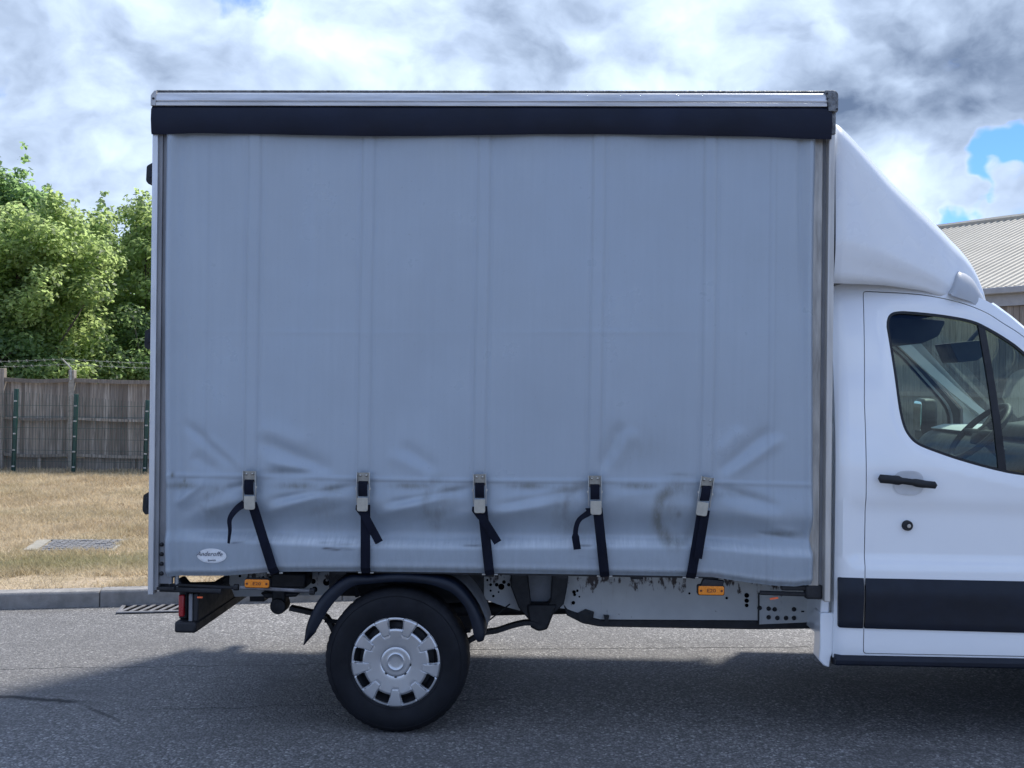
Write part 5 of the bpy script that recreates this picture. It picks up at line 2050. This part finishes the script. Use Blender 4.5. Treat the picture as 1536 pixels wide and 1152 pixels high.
# ---- wind deflector on the cab roof
fl_top = smooth_line([(1.386, 2.985), (1.391, 3.040), (1.412, 3.068), (1.450, 3.052), (1.56, 2.945), (1.69, 2.815), (1.83, 2.700), (1.96, 2.595), (2.05, 2.515), (2.110, 2.455), (2.160, 2.390), (2.200, 2.300), (2.222, 2.190)], 4)
roof_pts = [(1.39, 2.262), (1.52, 2.262), (1.668, 2.258), (1.861, 2.236), (2.086, 2.178), (2.20, 2.11)]
rpx, rpz = [p[0] for p in roof_pts], [p[1] for p in roof_pts]


def fairing():
    V, Fq = [], []
    NC = 40
    st_ = [p for p in fl_top if p[0] >= 1.44 or p[1] > 3.0]
    st_ = [fl_top[0]] + fl_top[1:]
    for (x, zt) in st_:
        zb_ = float(np.interp(x, rpx, rpz)) - .02
        zt = max(zt, zb_ + .02)
        hgt = zt - zb_
        f = np.clip((x - 1.42) / .78, 0, 1)
        ysh = .050 + .225 * f ** 1.4                  # shoulder of the near side
        yb = .085 + .17 * f                          # foot on the roof
        wid = TRUCK_W - 2 * ysh
        rad = min(.16, hgt * .45)
        half = []
        # from the foot up the near side, round the shoulder, to the middle
        for t in np.linspace(0, 1, 12):
            z = zb_ + (hgt - rad) * t
            flare = (yb - ysh) * (1 - ss(0, .34, t))
            half.append((ysh + flare + .035 * t * t, z))
        ys_e = half[-1][0]
        for a in np.linspace(0, math.pi / 2, 8)[1:]:
            half.append((ys_e + rad * 1.3 * (1 - math.cos(a)), zt - rad + rad * math.sin(a)))
        ring = [(x - .012 * 0, y, z) for y, z in half]
        ring += [(x, TRUCK_W - y, z) for y, z in reversed(half)]
        V += ring
    m_ = len(ring)
    for i in range(len(st_) - 1):
        for j in range(m_ - 1):
            a = i * m_ + j
            Fq.append((a, a + 1, a + m_ + 1, a + m_))
    o = MB().add(V, Fq).build('wind_deflector', fairing_paint, truck, smooth=60)
    sol = o.modifiers.new('thickness', 'SOLIDIFY')
    sol.thickness = .006
    # rubber edge along its back
    n0 = m_
    pts = [(V[j][0] - .004, V[j][1], V[j][2]) for j in range(0, n0)]
    MB().tube(pts, .006, 6).build('deflector_edge', black_rubber, o, smooth=50)
    return o


deflector = fairing()
# moulded nose pocket at its lower front corner
V, Fq = [], []
nx = 14
for i in range(nx + 1):
    t = i / nx
    x = 1.985 + .215 * t
    zb_ = float(np.interp(x, rpx, rpz)) - .012
    hgt = .150 * float(ss(-.06, .30, t)) * (1 - .45 * float(ss(.62, 1.0, t))) + .004
    for j in range(9):
        u = j / 8
        a = u * math.pi / 2
        V.append((x, .150 + .06 * t + .10 * (1 - math.cos(a)), zb_ + hgt * math.sin(a)))
for i in range(nx):
    for j in range(8):
        a = i * 9 + j
        Fq.append((a, a + 1, a + 10, a + 9))
MB().add(V, Fq).build('deflector_pocket', pocket_paint, deflector, smooth=60)

# ---- cab interior
dash = fillet([(2.40, 1.02), (2.36, 1.30), (2.42, 1.43), (2.52, 1.475), (2.72, 1.485), (3.05, 1.36), (3.05, .9), (2.6, .9)], .05, 4)
dsh = MB().prism(dash, .20, TRUCK_W - .20).build('dashboard', dash_plastic, truck, bevel=.02)
bin_ = fillet([(2.46, 1.46), (2.50, 1.54), (2.66, 1.565), (2.80, 1.53), (2.82, 1.44)], .03, 4)
MB().prism(bin_, .38, .80).build('instrument_hood', dash_plastic, dsh, bevel=.015)
MB().prism([(2.47, 1.475), (2.56, 1.50), (2.80, 1.505), (2.95, 1.42), (2.6, 1.42)], .22, TRUCK_W - .22).build('dash_top', grey_trim, dsh, bevel=.01)
# steering wheel
cW = Vector((2.285, .56, 1.50))
axis = Vector((-.72, 0, .69)).normalized()
u_ = Vector((0, 1, 0))
v_ = axis.cross(u_).normalized()
rw = .195
sw = MB().tube([cW + (u_ * math.cos(a) + v_ * math.sin(a)) * rw for a in np.linspace(0, 2 * math.pi, 41)], .0165, 10, False).build('steering_wheel', dash_plastic, truck, smooth=True)
hubm = MB()
hubm.tube([cW - axis * .05, cW - axis * .012, cW + axis * .006], [.05, .075, .05], 16)
for a in (R(0), R(180), R(250), R(290)):
    e = cW + (u_ * math.cos(a) + v_ * math.sin(a)) * rw
    hubm.tube([cW - axis * .02, e], [.030, .015], 8)
hubm.tube([cW - axis * .03, cW - axis * .30], .035, 10)
hubm.build('wheel_hub', dash_plastic, sw, smooth=50)
MB().tube([cW - axis * .06 + Vector((0, -.05, 0)), cW - axis * .05 + Vector((-.02, -.20, .03))], [.013, .009], 8).build('stalk', dash_plastic, sw, smooth=50)
# interior mirror hanging from the windscreen
(x1_, z1_), (x2_, z2_) = at(1422, 516, 1.0), at(1478, 544, 1.0)
mp = [at(px, py, 1.0) for px, py in [(1421, 515), (1475, 510), (1480, 528), (1462, 541), (1434, 544)]]
im = MB().prism(fillet(mp, .01, 3), .96, 1.22).build('interior_mirror', dash_plastic, truck, bevel=.008)
hx_, hz_ = at(1420, 493, 1.0)
MB().tube([((x1_ + x2_) / 2, 1.05, z1_ - .02), (x2_ - .02, 1.05, z1_ + .08)], .012, 8).build('mirror_stem', dash_plastic, im)
# trims inside the far windscreen pillar
trim = smooth_line([at(1338, 498, 1.86), at(1375, 535, 1.87), at(1430, 585, 1.88), at(1475, 622, 1.90)], 5)
for ysd in (0, 1):
    MB().ribbon([(x, 1.88 if ysd == 0 else TRUCK_W - 1.88, z) for x, z in trim], [.070 - .035 * i / len(trim) for i in range(len(trim))], .03, Vector((.62, 0, .78))).build('pillar_trim', grey_trim, truck, smooth=50)
MB().prism(fillet([(1.50, 1.985), (2.12, 1.985), (2.22, 2.03), (2.26, 2.12), (1.50, 2.16)], .02, 3), 1.0, 1.86).build('overhead_shelf', liner_dark, truck, bevel=.03)
# seats low behind the sill
for ys in (.32, .95, 1.40):
    st_ = MB().box(1.50, 1.98, ys, ys + .42, .85, 1.0).build('seat', seat_cloth, truck, bevel=.05)
    MB().prism(fillet([(1.44, .98), (1.58, .98), (1.50, 1.42), (1.43, 1.42)], .03, 3), ys, ys + .42).build('seat_back', seat_cloth, st_, bevel=.03)
# door mirrors: housing, arm, glass
for mir in MN:
    def M(y):
        return TRUCK_W - y if mir else y
    mx_, mz_ = (2.56, 1.50)
    poly = fillet([(M(-.05), 1.365), (M(-.235), 1.375), (M(-.245), 1.62), (M(-.215), 1.665), (M(-.07), 1.655), (M(-.05), 1.60)], .03, 4)
    hs = MB().prism_x(poly, 2.52, 2.62).build('door_mirror', black_rubber, truck, bevel=.02)
    g_ = fillet([(M(-.065), 1.44), (M(-.225), 1.445), (M(-.232), 1.61), (M(-.21), 1.645), (M(-.075), 1.638)], .02, 4)
    gm = MB().prism_x(g_, 2.5135, 2.517)
    gm.v = [(x + (z - 1.54) * .035 - .004, y, z) for x, y, z in gm.v]
    gm.build('mirror_glass', mirror_glass, hs)
    MB().tube([(2.58, M(-.06), 1.42), (2.62, M(.06), 1.40)], .03, 8).build('mirror_arm', black_rubber, hs, smooth=50)
